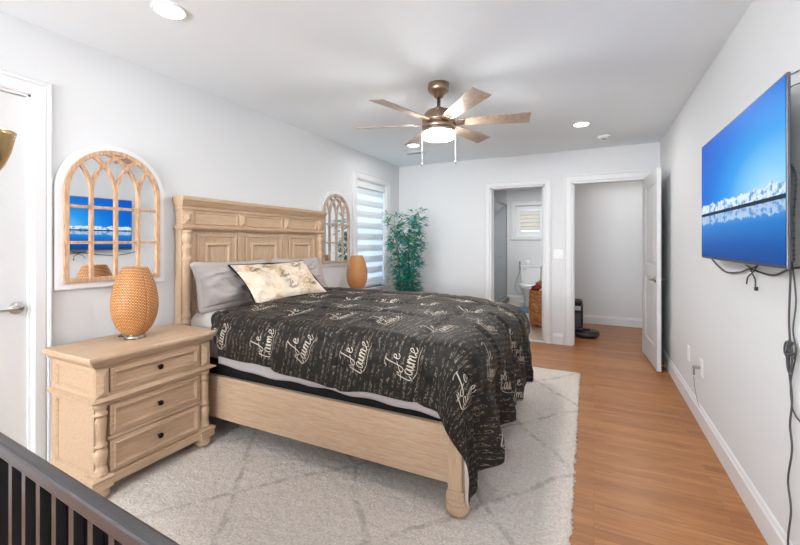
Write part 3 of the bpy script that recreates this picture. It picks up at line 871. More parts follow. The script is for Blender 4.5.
# ------------------------------------------------------------------ arched mirrors
def arch_outline(yc, w, z0, zs, n=28):
    r = w / 2; p = [(yc - r, z0), (yc + r, z0)]
    for i in range(n + 1):
        a = pi * i / n; p.append((yc + r * cos(a), zs + r * sin(a)))
    return p
def arch_mirror(yc, pale=False):
    z0, zs, w = 1.058, 1.580, .524
    t = thing('arched_mirror', (XL, yc, 1.02), 'arched wall mirror with gothic wooden tracery, above the near nightstand', 'mirror', 'matching arched window mirrors')
    def flat(poly, x0, x1): return MB().prism(poly, 0, x0, x1)
    zc = zs
    po = arch_outline(yc, w + .072, z0 - .036, zs)
    flat(po, XL + .001, XL + .018).build('backing_board', M['trim'], t, bevel=.003)
    pm = arch_outline(yc, w - .02, z0 + .01, zs)
    flat(pm, XL + .0182, XL + .0205).build('mirror_glass', M['mirror'], t)
    wood = M['worn_pale'] if pale else M['worn']
    # outer frame
    a = arch_outline(yc, w, z0, zs); b = arch_outline(yc, w - .05, z0 + .025, zs)
    vs = [(XL + .0185, y, z) for y, z in a] + [(XL + .0185, y, z) for y, z in b] + [(XL + .036, y, z) for y, z in a] + [(XL + .036, y, z) for y, z in b]
    n = len(a); fs = []
    for i in range(n):
        j = (i + 1) % n
        fs += [(i, j, n + j, n + i), (2 * n + i, 2 * n + j, 3 * n + j, 3 * n + i), (i, j, 2 * n + j, 2 * n + i), (n + i, n + j, 3 * n + j, 3 * n + i)]
    MB().add(vs, fs).build('outer_frame', wood, t, bevel=.002)
    R_ = w / 2 - .0125; bw = .0085
    def strip(pts, x1=.033, width=bw):
        mm = MB(); L = []; k = len(pts)
        for i, (y, z) in enumerate(pts):
            y0_, z0_ = pts[max(i - 1, 0)]; y1_, z1_ = pts[min(i + 1, k - 1)]
            dy, dz = y1_ - y0_, z1_ - z0_; l = hypot(dy, dz) or 1
            L.append((y - dz / l * width, z + dy / l * width, y + dz / l * width, z - dy / l * width))
        vs = []
        for (a1, b1, a2, b2) in L: vs += [(XL + .0205, a1, b1), (XL + .0205, a2, b2), (XL + x1, a2, b2), (XL + x1, a1, b1)]
        fs = []
        for i in range(k - 1):
            for q in range(4): fs.append((i * 4 + q, i * 4 + (q + 1) % 4, (i + 1) * 4 + (q + 1) % 4, (i + 1) * 4 + q))
        fs += [(0, 1, 2, 3), ((k - 1) * 4, (k - 1) * 4 + 1, (k - 1) * 4 + 2, (k - 1) * 4 + 3)]
        return mm.add(vs, fs)
    mus = [yc - w / 4 + .003, yc, yc + w / 4 - .003]
    for my in mus: strip([(my, z0 + .02), (my, zs)]).build('mullion', wood, t)
    for zz in (1.286, 1.492): strip([(yc - w / 2 + .02, zz), (yc + w / 2 - .02, zz)], .0338).build('glazing_bar', wood, t)
    k = 0
    for my in mus:
        for sg in (-1, 1):
            c = my + sg * R_; pts = []
            for i in range(60):
                a_ = (pi / 2) * i / 48
                y = c - sg * R_ * cos(a_); z = zs + R_ * sin(a_)
                if hypot(y - yc, z - zs) > w / 2 - .014 or a_ > pi * .9: break
                pts.append((y, z))
            strip(pts, .0325 + .0003 * k).build('tracery_arc', wood, t); k += 1
    return t
mr = arch_mirror(1.395); mr.rotation_euler.z = radians(-2.5); mr.location.x += .014
tag(arch_mirror(3.715, True), 'arched wall mirror with gothic tracery beyond the bed, beside the window')

# ------------------------------------------------------------------ bed
BYC = 2.56
bed = thing('bed', (-1.6, BYC, RZ), 'whitewashed oak panel bed with a tall carved headboard and turned posts', 'bed')
hx = -2.585   # front plane of headboard panels
def PB(n, mb, mat='oak', bev=.0015, par=None): return mb.build(n, M[mat], par or bed, bevel=bev)
HY0, HY1b = 1.785, 3.362
# headboard body
hb = MB().box(-2.635, hx, HY0 + .012, HY1b - .012, .25, 1.53)
hbo = PB('headboard', hb, 'oak_v')
PB('cornice', MB().stack(-2.64, hx + .02, HY0 - .001, HY1b + .001, [(.0, 1.515), (.008, 1.525), (.010, 1.540), (.022, 1.552), (.034, 1.570), (.038, 1.578), (.046, 1.582), (.048, 1.590), (.048, 1.604), (.044, 1.610)], back=True, ky=.45), bev=0)
PB('frieze_ledge', MB().stack(-2.64, hx + .02, HY0 - .001, HY1b + .001, [(.0, 1.372), (.010, 1.380), (.024, 1.388), (.026, 1.394), (.026, 1.402), (.014, 1.408), (.0, 1.414)], back=True, ky=.45), bev=0)
fr = MB().box(-2.638, hx + .014, HY0 + .001, HY1b - .001, 1.41, 1.52)
PB('frieze', fr)
cols_y = [HY0 + .040, 2.312, 2.822, HY1b - .040]
for yc in cols_y:
    w = .076 if yc in (cols_y[0], cols_y[3]) else .07
    b = MB().box(hx + .010, hx + .024, yc - w / 2, yc + w / 2, 1.412, 1.518)
    b.rings((hx + .024, yc, 1.462), (0, 1, 0), (0, 0, 1), (1, 0, 0), w - .012, .085, [(0, 0), (.003, .002), (w / 2 - .007, .018)])
    PB('diamond_block', b)
for (a, b) in ((HY0 + .10, 2.262), (2.348, 2.772), (2.858, HY1b - .10)):
    yc = (a + b) / 2
    PB('frieze_panel', MB().rings((hx + .014, yc, 1.463), (0, 1, 0), (0, 0, 1), (1, 0, 0), b - a, .092, [(0, -.004), (0, .004), (.004, .007), (.010, .007), (.014, -.001), (.020, -.006), (.020, -.010), (.023, -.010)]), bev=0)
# big panels
for (a, b) in ((HY0 + .125, 2.262), (2.348, 2.772), (2.858, HY1b - .125)):
    yc = (a + b) / 2; z0, z1 = .50, 1.345
    PB('panel', MB().rings((hx, yc, (z0 + z1) / 2), (0, 1, 0), (0, 0, 1), (1, 0, 0), b - a, z1 - z0,
        [(0, 0), (0, .012), (.006, .016), (.014, .016), (.018, .008), (.060, .003), (.064, .014), (.070, .018), (.080, .018), (.086, .008), (.090, .004), (.092, .004)]), 'oak_v', 0)
for yc in (2.305, 2.815):
    m = MB().box(hx, hx + .012, yc - .036, yc + .036, .45, 1.375)
    for q in (-.018, 0, .018): m.box(hx + .012, hx + .016, yc + q - .005, yc + q + .005, .5, 1.36)
    PB('stile', m, 'oak_v')
for yc in (HY0 + .040, HY1b - .040):
    PB('headboard_post', MB().box(-2.64, hx + .008, yc - .040, yc + .040, RZ + .0, 1.42), 'oak_v')
    zz = [(1, .0), (1, .05), (.8, .058), (.72, .075), (.95, .10), (.95, .118), (.72, .13), (.68, .16), (.84, .62), (.84, .64), (.74, .66), (.98, .69), (.98, .71), (.74, .725), (.70, .75), (.86, .79), (.98, .815), (.98, .83), (.66, .85), (.66, .87), (1, .90), (1, .935), (.84, .95), (.84, .965), (1, .975), (1, 1)]
    PB('turned_column', MB().lathe(hx + .012, yc, [(.036 * a, .70 + (1.374 - .70) * b) for a, b in zz], 28), 'oak_v', 0)
    PB('column_block', MB().box(hx - .002, hx + .046, yc - .036, yc + .036, .25, .70), 'oak_v')
# rails
RYN, RYF = 1.768, 3.352
for (a, b) in ((RYN, RYN + .028), (RYF - .028, RYF)):
    PB('side_rail', MB().box(-2.585, -.61, a, b, .150, .420), 'oak_x')
fx = -.575
for yc in (1.785, 3.318):
    z = RZ
    PB('foot_post', MB().box(fx - .038, fx + .030, yc - .036, yc + .036, .125, .46), 'oak_v')
    m = MB().lathe(fx, yc, bun(z, .098, .057), 28)
    PB('bun_foot', m, 'oak', 0)
    PB('post_block', MB().stack(fx - .04, fx + .04, yc - .040, yc + .040, [(0, .092), (.004, .097), (.004, .125), (.0, .135)]))
    PB('turned_column', MB().lathe(fx + .026, yc, colprof(.14, .45, .028), 24), 'oak_v', 0)
fb = MB().box(fx - .03, fx + .01, 1.84, 3.28, .15, .47)
fb.box(fx + .01, fx + .02, 1.84, 3.28, .15, .20).box(fx + .01, fx + .02, 1.84, 3.28, .42, .47)
PB('footboard', fb)
PB('footboard_cap', MB().stack(fx - .03, fx + .02, 1.80, 3.32, [(.0, .455), (.012, .465), (.016, .475), (.016, .49)]))
PB('slat_deck', MB().box(-2.57, -.61, RYN + .028, RYF - .028, .22, .25), 'dark', 0)

# soft bodies with rounded edges
def rounded_slab(x0, x1, y0, y1, z0, z1, r, wob=0, nx=50, ny=40):
    nz = 8; m = MB()
    def sup(t, a, b, rr): return min(max(t, a + rr), b - rr)
    vs = {}; idx = {}
    verts = []; faces = []
    def vid(p):
        k = (round(p[0], 5), round(p[1], 5), round(p[2], 5))
        if k not in idx: idx[k] = len(verts); verts.append(p)
        return idx[k]
    def quadgrid(f, n, mm):
        g = [[vid(f(i / n, j / mm)) for i in range(n + 1)] for j in range(mm + 1)]
        for j in range(mm):
            for i in range(n): faces.append((g[j][i], g[j][i + 1], g[j + 1][i + 1], g[j + 1][i]))
    L = lambda a, b, t: a + (b - a) * t
    quadgrid(lambda u, v: (L(x0, x1, u), L(y0, y1, v), z1), nx, ny); quadgrid(lambda u, v: (L(x0, x1, u), L(y0, y1, v), z0), nx, ny)
    quadgrid(lambda u, v: (L(x0, x1, u), y0, L(z0, z1, v)), nx, nz); quadgrid(lambda u, v: (L(x0, x1, u), y1, L(z0, z1, v)), nx, nz)
    quadgrid(lambda u, v: (x0, L(y0, y1, u), L(z0, z1, v)), ny, nz); quadgrid(lambda u, v: (x1, L(y0, y1, u), L(z0, z1, v)), ny, nz)
    out = []
    for (x, y, z) in verts:
        c = Vector((sup(x, x0, x1, r), sup(y, y0, y1, r), sup(z, z0, z1, min(r, (z1 - z0) / 2 - .001))))
        d = Vector((x, y, z)) - c
        p = c + d.normalized() * r if d.length > 1e-6 else Vector((x, y, z))
        if wob: p += (p - Vector(((x0 + x1) / 2, (y0 + y1) / 2, (z0 + z1) / 2))).normalized() * wob * noise.noise(p * 7)
        out.append(p)
    return MB().add(out, faces, True)
o = rounded_slab(-2.52, -.615, 1.815, 3.305, .252, .50, .03).build('box_spring', M['dark']); tag(o, 'black box spring showing in the gap above the bed rail', 'box spring')
mt = rounded_slab(-2.535, -.60, 1.795, 3.325, .501, .800, .07, .006)
mt.v = [(x_, y_, z_ - .065 * min(1, max(0, (x_ + 1.25) / .6)) ** 2 * min(1, max(0, (y_ - 2.5) / .8)) * (1 if z_ > .62 else 0)) for (x_, y_, z_) in mt.v]
o = mt.build('mattress', M['sheet']); tag(o, 'thick mattress in a pale grey fitted sheet, bare at the head end', 'mattress')

# draped cloth ------------------------------------------------------------
def drape(X, Y, x1, y0, y1, zt, r, flare_c=.03, fold_f=.050, fold_s=.010, puff=True, seed=0, rf=None):
    rf = rf or r
    """position of cloth point (X,Y) laid over a mattress top ending at x1 (foot), y0 (near), y1 (far)"""
    q = max(0, X - x1); far = Y > y1; p = (y0 - Y) if Y < y0 else ((Y - y1) if Y > y1 else 0); side = -1 if Y < y0 else 1
    ax, ay = min(X, x1), min(max(Y, y0), y1)
    # quilted puff
    z = zt; bump = 0
    if puff:
        wx = abs(sin(pi * (X + .30) / .46)); wy = abs(sin(pi * (Y - 1.70) / .42))
        bump = .022 * (min(1, wx * 3.2) ** .6 * min(1, wy * 3.2) ** .6)
        bump += .010 * noise.noise(Vector((X * 3.1, Y * 3.1, seed))) + .004 * noise.noise(Vector((X * 11, Y * 9, seed + 2))) 
        bump += .006 * noise.noise(Vector((X * 5, Y * 26, seed + 4))) * (1 if q == 0 else .6)
    rho = hypot(p, q)
    if rho < 1e-6:
        e = min(1, max(0, (Y - y0) / .25)) * min(1, max(0, (y1 - Y) / .25)) * min(1, max(0, (x1 - X) / .25))
        return Vector((ax, ay, zt + .025 * e + bump))
    phi = atan2(p, q)          # 0: straight over the foot, pi/2: over the side
    dx, dy = cos(phi), side * sin(phi)
    w = sin(2 * phi)           # 1 on the diagonal
    r = r + (rf - r) * cos(phi) ** 2 + (.09 * sin(phi) ** 2 if far else 0)
    arc = r * pi / 2
    if rho < arc: out = r * sin(rho / r); drop = r * (1 - cos(rho / r)); L = 0
    else:
        L = rho - arc
        fl = .015 * cos(phi) ** 2 + .01 * sin(phi) ** 2 + flare_c * w ** 1.5
        # folds
        along = (ay * 1.0 + phi * -side * .35) if phi < pi / 4 + .3 else (ax + (pi / 2 - phi) * .35)
        g = min(1, L / .30)
        amp = fold_f * cos(phi) ** 2 + fold_s * sin(phi) ** 2 + .035 * w
        if q > p: wave = sin(2 * pi * ay / .37 + 1.1 + .8 * sin(ay * 3.0)) + .45 * sin(2 * pi * ay / .19 + 2 + phi * 2)
        else: wave = sin(2 * pi * ax / .62 + .6) + .4 * sin(2 * pi * ax / .23 + 2)
        if w > 0: wave = wave * (1 - w) + w * sin(phi * 9 + 1.2) * .5
        out = r + L * fl + amp * wave * g
        drop = r + L * sqrt(max(0, 1 - fl * fl))
    nrm = Vector((dx * min(1, rho / arc), dy * min(1, rho / arc), max(0, 1 - rho / arc))).normalized()
    return Vector((ax + dx * out, ay + dy * out, zt - drop)) + nrm * bump

CX0, CX1, CY0, CY1 = -2.32, -.015, 1.47, 3.74      # cloth extents
C_ARGS = dict(x1=-.645, y0=1.80, y1=3.29, zt=.815, r=.075)
def comf(X, Y):
    # hem wanders, head edge runs slightly skew
    p = drape(X, Y, C_ARGS['x1'], C_ARGS['y0'], C_ARGS['y1'], C_ARGS['zt'], C_ARGS['r'], rf=.165)
    sx = min(1, max(0, (X + 1.25) / .6)); sy = min(1, max(0, (Y - 2.5) / .8)); k = min(1, max(0, (p.z - .3) / .4))
    p.z -= .05 * sx * sx * sy * k                       # the mattress corner sags at the far foot
    return p
def comf_xy(u, v):
    X = CX0 + (CX1 - CX0) * u; Y = CY0 + (CY1 - CY0) * v
    X += ((.23 * (1 - v) ** 4 - .03) + .012 * sin(v * 9)) * (1 - u) ** 3
    wb = .014 * sin(Y * 7 + 1) + .008 * sin(Y * 19)
    X += (wb + .115 * math.exp(-((Y - 1.55) / .28) ** 2)) * u ** 8
    hem = .012 * sin(X * 6) + .006 * sin(X * 17)
    s0 = (1 - v) ** 6
    Y += hem * s0 - .012 * s0 * 0
    Y += s0 * (.045 - .085 * u - .045 * math.exp(-((X + .45) / .2) ** 2))
    return X, Y
def comforter():
    nx, ny = 250, 230; vs = []; uv = []; fs = []
    for j in range(ny + 1):
        for i in range(nx + 1):
            X, Y = comf_xy(i / nx, j / ny); p = comf(X, Y)
            # head edge curls down onto the sheet
            du = (i / nx) * (CX1 - CX0)
            if du < .05 and C_ARGS['y0'] < Y < C_ARGS['y1']: p.z -= .018 * (1 - du / .05) ** 2
            vs.append(p); uv.append((X, Y))
    for j in range(ny):
        for i in range(nx):
            a = j * (nx + 1) + i; fs.append((a, a + 1, a + nx + 2, a + nx + 1))
    return MB().add(vs, fs, True), uv
m, uv = comforter()
cf = m.build('comforter', [M['comforter'], M['lining']], None, uv=uv, fixn=False)
tag(cf, 'dark brown quilted comforter printed with white French script, over the bed', 'comforter')
sm = cf.modifiers.new('thick', 'SOLIDIFY'); sm.thickness = .014; sm.offset = -1; sm.material_offset = 1; sm.material_offset_rim = 1

STROKES = {
 'J': (1.15, [[(-.25, 1.75), (.1, 2.05), (.55, 2.15), (1.0, 2.05)], [(.72, 2.1), (.62, 1.3), (.5, .3), (.3, -.6), (0, -.95), (-.35, -.75), (-.2, -.35), (.4, 0), (.95, .3)]]),
 'e': (.72, [[(0, .42), (.3, .52), (.52, .78), (.42, 1.02), (.2, .92), (.08, .5), (.16, .12), (.38, 0), (.6, .15), (.8, .42)]]),
 't': (.62, [[(.42, 2.0), (.26, 1.1), (.14, .4), (.2, .05), (.42, .05), (.66, .38)], [(-.18, 1.28), (.2, 1.36), (.75, 1.5)]]),
 "'": (.2, [[(.08, 2.05), (-.02, 1.65)]]),
 'a': (.95, [[(.66, .86), (.42, 1.02), (.14, .72), (.06, .3), (.2, 0), (.46, .25), (.68, .92), (.62, .4), (.68, .06), (.85, .1), (1.0, .35)]]),
 'i': (.45, [[(.0, .35), (.18, .95), (.12, .4), (.18, .05), (.34, .08), (.5, .36)], [(.24, 1.42), (.27, 1.5)]]),
 'm': (1.35, [[(0, .5), (.16, .95), (.14, .5), (.08, 0)], [(.12, .45), (.34, .95), (.5, .85), (.5, .4), (.46, 0)], [(.5, .45), (.74, .95), (.92, .85), (.9, .35), (.96, .05), (1.15, .08), (1.35, .36)]]),
}
def catmull(p, k=5):
    out = []
    for i in range(len(p) - 1):
        a, b, c, d = p[max(i - 1, 0)], p[i], p[i + 1], p[min(i + 2, len(p) - 1)]
        for q in range(k):
            t_ = q / k
            out.append(tuple(.5 * (2 * b[z] + (c[z] - a[z]) * t_ + (2 * a[z] - 5 * b[z] + 4 * c[z] - d[z]) * t_ ** 2 + (3 * b[z] - a[z] - 3 * c[z] + d[z]) * t_ ** 3) for z in (0, 1)))
    out.append(tuple(p[-1])); return out
def phrase():
    """list of polylines for Je / t'aime in units of x-height"""
    out = []
    def word(txt, x, y, sc=1):
        for ch in txt:
            w, st = STROKES[ch]
            for s_ in st: out.append([(x + a * sc, y + b * sc) for a, b in catmull(s_)])
            x += w * sc
    word('Je', -1.0, 1.75, 1.0); word("t'aime", -2.3, -.6, 1.12)
    # finishing flourish under the word
    out.append(catmull([(-1.9, -.75), (-.6, -1.15), (1.2, -1.0), (2.6, -1.1)]))
    return out
PH = phrase()
def write_on(mb, fn, cx, cy, size, ang, wdt=.066, lift=.0022):
    """lay the phrase on surface fn(X,Y): baseline direction ang"""
    ca, sa = cos(ang), sin(ang)
    for li, line in enumerate(PH):
        k = len(line); L = []
        for i, (x, y) in enumerate(line):
            x0, y0 = line[max(i - 1, 0)]; x1, y1 = line[min(i + 1, k - 1)]
            dx, dy = x1 - x0, y1 - y0; l = hypot(dx, dy) or 1; nx_, ny_ = -dy / l, dx / l
            hw = wdt * (.45 + .75 * abs(dy / l)) * min(1, .4 + min(i, k - 1 - i) / 3)
            for sg in (-1, 1):
                xx = (x + sg * nx_ * hw) * size; yy = (y + sg * ny_ * hw) * size
                L.append((cx + xx * ca - yy * sa, cy + xx * sa + yy * ca))
        vs = []
        for (a, b) in L:
            p = fn(a, b); e = .004
            n_ = (fn(a + e, b) - p).cross(fn(a, b + e) - p).normalized()
            vs.append(p + n_ * lift)
        fs = [(2 * i, 2 * i + 1, 2 * i + 3, 2 * i + 2) for i in range(k - 1)]
        mb.add(vs, fs, False)
for r_ in range(7):
    yc = 1.640 + r_ * .30
    for c_ in range(8):
        xc = -2.115 + c_ * .315 + (.16 if r_ % 2 else 0)
        if r_ == 0:
            if c_ > 5: continue
            xc = (-2.07, -1.69, -1.42, -1.06, -.79, -.40)[c_]
        if xc > .0 or xc < -2.2: continue
        rr = random.uniform(-.12, .12)
        mb = MB(); write_on(mb, comf, xc, yc, .0335, radians(78) + rr)
        tag(mb.build('printed_phrase', M['letter'], cf, fixn=False), 'white handwritten words printed on the dark cloth')

# flat sheet hanging below the comforter on the near side
def sheet():
    nx, ny = 150, 26; vs = []; fs = []
    for j in range(ny + 1):
        for i in range(nx + 1):
            u = i / nx; X = -2.17 + (1.57) * u
            v_ = j / ny; Yh = 1.478 + .006 * sin(X * 5 + 1) + .004 * sin(X * 23) - .045 * u
            Y = 1.90 + (Yh - 1.90) * v_
            p = drape(X, Y, -.50, 1.80, 3.32, .802, .040, fold_s=.006, puff=False)
            vs.append(p)
    for j in range(ny):
        for i in range(nx):
            a = j * (nx + 1) + i; fs.append((a, a + 1, a + nx + 2, a + nx + 1))
    return MB().add(vs, fs, True)
o = sheet().build('flat_sheet', M['flat_sheet'], fixn=False); s_ = o.modifiers.new('t', 'SOLIDIFY'); s_.thickness = .002
tag(o, 'thin mauve grey sheet hanging below the dark comforter on the near side', 'sheet')

# ------------------------------------------------------------------ pillows
def pillow_pt(u, v, side, w, h, t, flange=.0):
    """u,v in -1..1"""
    e = max(0, 1 - abs(u) ** 3.2) ** .55 * max(0, 1 - abs(v) ** 3.2) ** .55
    # corners pulled out, edges pulled in
    x = u * w / 2 * (1 - .07 * (1 - abs(v) ** 2) * abs(u)); y = v * h / 2 * (1 - .10 * (1 - abs(u) ** 2) * abs(v))
    z = side * t / 2 * e
    return Vector((x, y, z))
def pillow(name, loc, w, h, t, lean, yaw, roll, mat, label, wr=.012, seed=0, flange=.035, edge=None):
    th = thing(name, loc, label, 'pillow')
    n = 44; c = Vector(loc)
    import mathutils
    Rm = mathutils.Matrix.Rotation(yaw, 3, 'Z') @ mathutils.Matrix.Rotation(lean, 3, 'Y') @ mathutils.Matrix.Rotation(roll, 3, 'X')
    # local: pillow width along world Y, height up (z), thickness x
    def f(u, v, side):
        p = pillow_pt(u, v, side, w, h, t)
        k = noise.noise(Vector((u * 2.2 + seed, v * 2.2, side * 1.5))) * wr - abs(noise.noise(Vector((u * 1.7 + v * 1.5 + seed, v * 2.6 - u, side)))) * wr * 1.3 + noise.noise(Vector((u * 5 + seed, v * 3 + u * 4, side))) * wr * .5
        ed = (1 - abs(u) ** 6) * (1 - abs(v) ** 6)
        q = Vector((p.z + k * ed * 1.2, p.x, p.y + h / 2))
        q.z -= .03 * (1 - v) * .5 * abs(u) ** 2 * 0
        q.x += .015 * sin(u * 2.5 + seed) * (v * .5 + .5) * (0 if edge else 1)
        return c + Rm @ q
    obs = []
    for side, nm in ((1, 'front_panel'), (-1, 'back_panel')):
        vs = []; fs = []
        for j in range(n + 1):
            for i in range(n + 1):
                vs.append(f(-1 + 2 * i / n, -1 + 2 * j / n, side))
        for j in range(n):
            for i in range(n):
                a = j * (n + 1) + i; fs.append((a, a + 1, a + n + 2, a + n + 1) if side > 0 else (a, a + n + 1, a + n + 2, a + 1))
        mm = mat if side > 0 or not edge else edge
        obs.append(MB().add(vs, fs, True).build(nm, mm, th, fixn=False))
    if flange:
        vs = []; fs = []; rim = []
        for i in range(n): rim.append((-1 + 2 * i / n, -1))
        for i in range(n): rim.append((1, -1 + 2 * i / n))
        for i in range(n): rim.append((1 - 2 * i / n, 1))
        for i in range(n): rim.append((-1, 1 - 2 * i / n))
        k = len(rim)
        for (u, v) in rim:
            p = (f(u, v, 1) + f(u, v, -1)) / 2; ctr = f(0, 0, 1) * .5 + f(0, 0, -1) * .5
            d = Vector((0, u, v)); 
            d = Rm @ Vector((0, u if abs(u) > .999 else u * .25, v if abs(v) > .999 else v * .25)).normalized()
            wob = Rm @ Vector((.006 * sin(3.5 * (u + v) + seed), 0, 0))
            vs.append(p + Rm @ Vector((.003, 0, 0))); vs.append(p + d * flange + wob + Rm @ Vector((.002, 0, 0)))
            vs.append(p + d * flange + wob - Rm @ Vector((.002, 0, 0))); vs.append(p - Rm @ Vector((.003, 0, 0)))
        for i in range(k):
            j = (i + 1) % k
            for q in range(3): fs.append((i * 4 + q, j * 4 + q, j * 4 + q + 1, i * 4 + q + 1))
        MB().add(vs, fs, True).build('flange', edge or mat, th)
    return th, f
ZM = .800
pillow('pillow', (-2.415, 2.16, ZM + .030), .66, .30, .13, radians(-17), 0, radians(0), M['sham'], 'grey pillow sham leaning on the headboard at the near side of the bed', seed=3, wr=.022)
pillow('pillow', (-2.415, 2.92, ZM + .030), .62, .30, .13, radians(-20), 0, 0, M['sham'], 'grey pillow sham at the far side of the bed, mostly behind the cream pillow', seed=9, wr=.02)
cp, cpf = pillow('pillow', (-2.145, 2.465, ZM + .045), .80, .395, .10, radians(-46), radians(-2), radians(0), M['cream_print'], 'cream decorative pillow with grey script and gold patches in front of the grey shams', wr=.022, seed=5, flange=.010, edge=M['dark'])
def on_p(a, b): return cpf(max(-.97, min(.97, a / .37)), max(-.97, min(.97, b / .21)), 1)
for (x, y) in ((-.24, .10), (.02, .02), (.04, -.11), (.20, .12), (.26, -.10), (-.10, .13)):
    mb = MB(); write_on(mb, on_p, x, y, .019, radians(12), .10, .0025)
    tag(mb.build('printed_phrase', M['letter_grey'], cp, fixn=False), 'grey handwritten words printed on the cream cloth')

# ------------------------------------------------------------------ television and cables
import mathutils
tv = thing('television', (.60, 2.30, 1.53), 'large flat television showing a blue lake and snowy mountains, on the right wall', 'television')
y0, y1, z0, z1 = 1.777, 2.952, 1.194, 1.863
tf = lambda y: .586
def skew(mb):
    mb.v = [(x + tf(y) - .60, y, z) for (x, y, z) in mb.v]; return mb
skew(MB().box(.600, .611, y0, y1, z0, z1)).build('bezel', M['bezel'], tv, bevel=.002)
m = skew(MB().box(.5985, .6005, y0 + .008, y1 - .008, z0 + .012, z1 - .008))
uv = [((v_[1] - y0) / (y1 - y0), (v_[2] - z0) / (z1 - z0)) for v_ in m.v]
tag(m.build('screen', M['screen'], tv, uv=uv), 'glowing screen with a blue lake and white mountains')
skew(MB().box(.611, .640, y0 + .10, y1 - .10, z0 + .05, z0 + .45)).build('rear_housing', M['plastic_black'], tv, bevel=.006)
MB().box(.64, .679, 2.15, 2.50, 1.35, 1.65).build('wall_bracket', M['plastic_black'], tv)
def smooth(pts, k=6):
    out = []
    for i in range(len(pts) - 1):
        a, b, c, d = [Vector(pts[q]) for q in (max(i - 1, 0), i, i + 1, min(i + 2, len(pts) - 1))]
        for q in range(k):
            t_ = q / k; out.append(.5 * (2 * b + (c - a) * t_ + (2 * a - 5 * b + 4 * c - d) * t_ ** 2 + (3 * b - a - 3 * c + d) * t_ ** 3))
    out.append(Vector(pts[-1])); return out
def pxX(x, y, X0):
    """point of the wall seen from the photographer's spot at image x,y -- used only to look up cable routes"""
    u = (x - 400) / F_PX; dx = -sin(YAW) + u * cos(YAW); dy = cos(YAW) + u * sin(YAW); d = X0 / dx
    return (X0, d * dy, 1.283 + (243 - y) / F_PX * d)
def cable(name, pix, r, X0, mat, label, cat='cable', dx=None):
    pts = [pxX(x, y, X0 if dx is None else X0 + dx[i]) for i, (x, y) in enumerate(pix)]
    o = MB().tube(smooth(pts), r, 8).build(name, M[mat]); return tag(o, label, cat)
cable('cable', [(712, 259), (716, 264), (726, 272), (740, 272), (750, 269), (762, 273), (775, 275), (790, 269), (806, 267)], .0042, .668, 'cable', 'dark cable sagging along the wall just below the television')
cable('cable', [(787, 76), (794, 73), (804, 68)], .0028, .664, 'cable', 'thin dark cable running up from the top corner of the television')
cable('cable', [(787, 92), (791, 87), (797, 84), (805, 82)], .0022, .664, 'cable', 'thin dark cable curving behind the upper edge of the television')
cable('power_cord', [(791, 262), (790, 290), (789, 320), (790, 345), (789, 368), (792, 400), (790, 425), (792, 450), (788, 480), (791, 510), (788, 540), (789, 575)], .0036, .668, 'cable', 'long dark power cord hanging down the wall under the television')
cable('power_cord', [(792, 262), (796, 300), (793, 330), (796, 352), (791, 380), (791, 398), (795, 415), (806, 427)], .0026, .672, 'cable', 'thinner dark cord looping off to the right, tied to the hanging power cord')
bn = MB()
for (a, b) in (((788, 342), (786, 356)), ((793, 343), (794, 358)), ((790, 341), (789, 372))):
    xs, ys = a; xe, ye = b; lp_ = []
    cx_, cy_ = (xs + xe) / 2, (ys + ye) / 2; hh = (ye - ys) / 2
    for i in range(17):
        an = 2 * pi * i / 16; p = pxX(cx_ + 2.6 * cos(an), cy_ + hh * 1.05 * sin(an), .660); lp_.append(p)
    bn.tube(lp_, .0036, 8)
pa, pb = pxX(786.5, 355, .660), pxX(795, 354, .660); bn.tube([pa, pb], .0065, 8)
tag(bn.build('cord_bundle', M['cable']), 'tied bundle of looped cord on the wall below the television', 'cable')
# power strip hanging beside the screen (beaded)
bd = MB()
pts = smooth([pxX(790, 164, .650), pxX(794, 170, .655), pxX(796, 185, .660), pxX(794, 215, .662), pxX(794, 245, .662), pxX(794, 262, .662)], 8)
bd.tube(pts, .0024, 8)
for p in pts[6:40:2]: bd.sphere(p, .0045, .0045, .0045, 8, 6)
tag(bd.build('beaded_cord', M['cable']), 'dark beaded cord hanging behind the near edge of the television', 'cable')
t = thing('cable_tie_plug', pxX(754, 280, .662), 'loose dark plugs dangling from the cable below the middle of the television', 'plug')
dp = MB()
for pl in ([(750, 267), (752, 273), (755, 279), (755.5, 287)], [(757, 266), (753, 272), (748, 277), (746.5, 284)], [(746, 265), (752, 268), (758, 265)]):
    dp.tube(smooth([pxX(x, y, .660) for x, y in pl]), .0032, 8)
dp.build('lead', M['cable'], t)
p = pxX(755.5, 289, .660); MB().box(.655, .669, p[1] - .006, p[1] + .006, p[2] - .008, p[2] + .010).build('plug_body', M['plastic_black'], t, bevel=.003)

# outlets on the right wall
def outlet(y, z, label):
    t = thing('wall_outlet', (XR, y, z), label, 'outlet', 'outlets low on the right wall')
    MB().rings((XR, y, z), (0, 1, 0), (0, 0, 1), (-1, 0, 0), .072, .118, [(0, 0), (0, .003), (.004, .006)]).build('cover_plate', M['plate'], t)
    for dz in (-.02, .02): MB().rings((XR - .006, y, z + dz), (0, 1, 0), (0, 0, 1), (-1, 0, 0), .032, .027, [(0, 0), (0, .001), (.002, .002)]).build('socket', M['plate'], t)
    return t
outlet(3.84, .405, 'white wall outlet low on the right wall, nearer the hallway door')
outlet(3.42, .405, 'white wall outlet with a grey plug, low on the right wall')
t = thing('plug_adapter', (XR - .008, 3.44, .39), 'small grey plug with a thin pale cord hanging to the baseboard', 'plug')
MB().box(XR - .05, XR - .0085, 3.425, 3.455, .392, .412).box(XR - .048, XR - .036, 3.431, 3.449, .345, .40).build('plug_body', M['nickel'], t, bevel=.003)
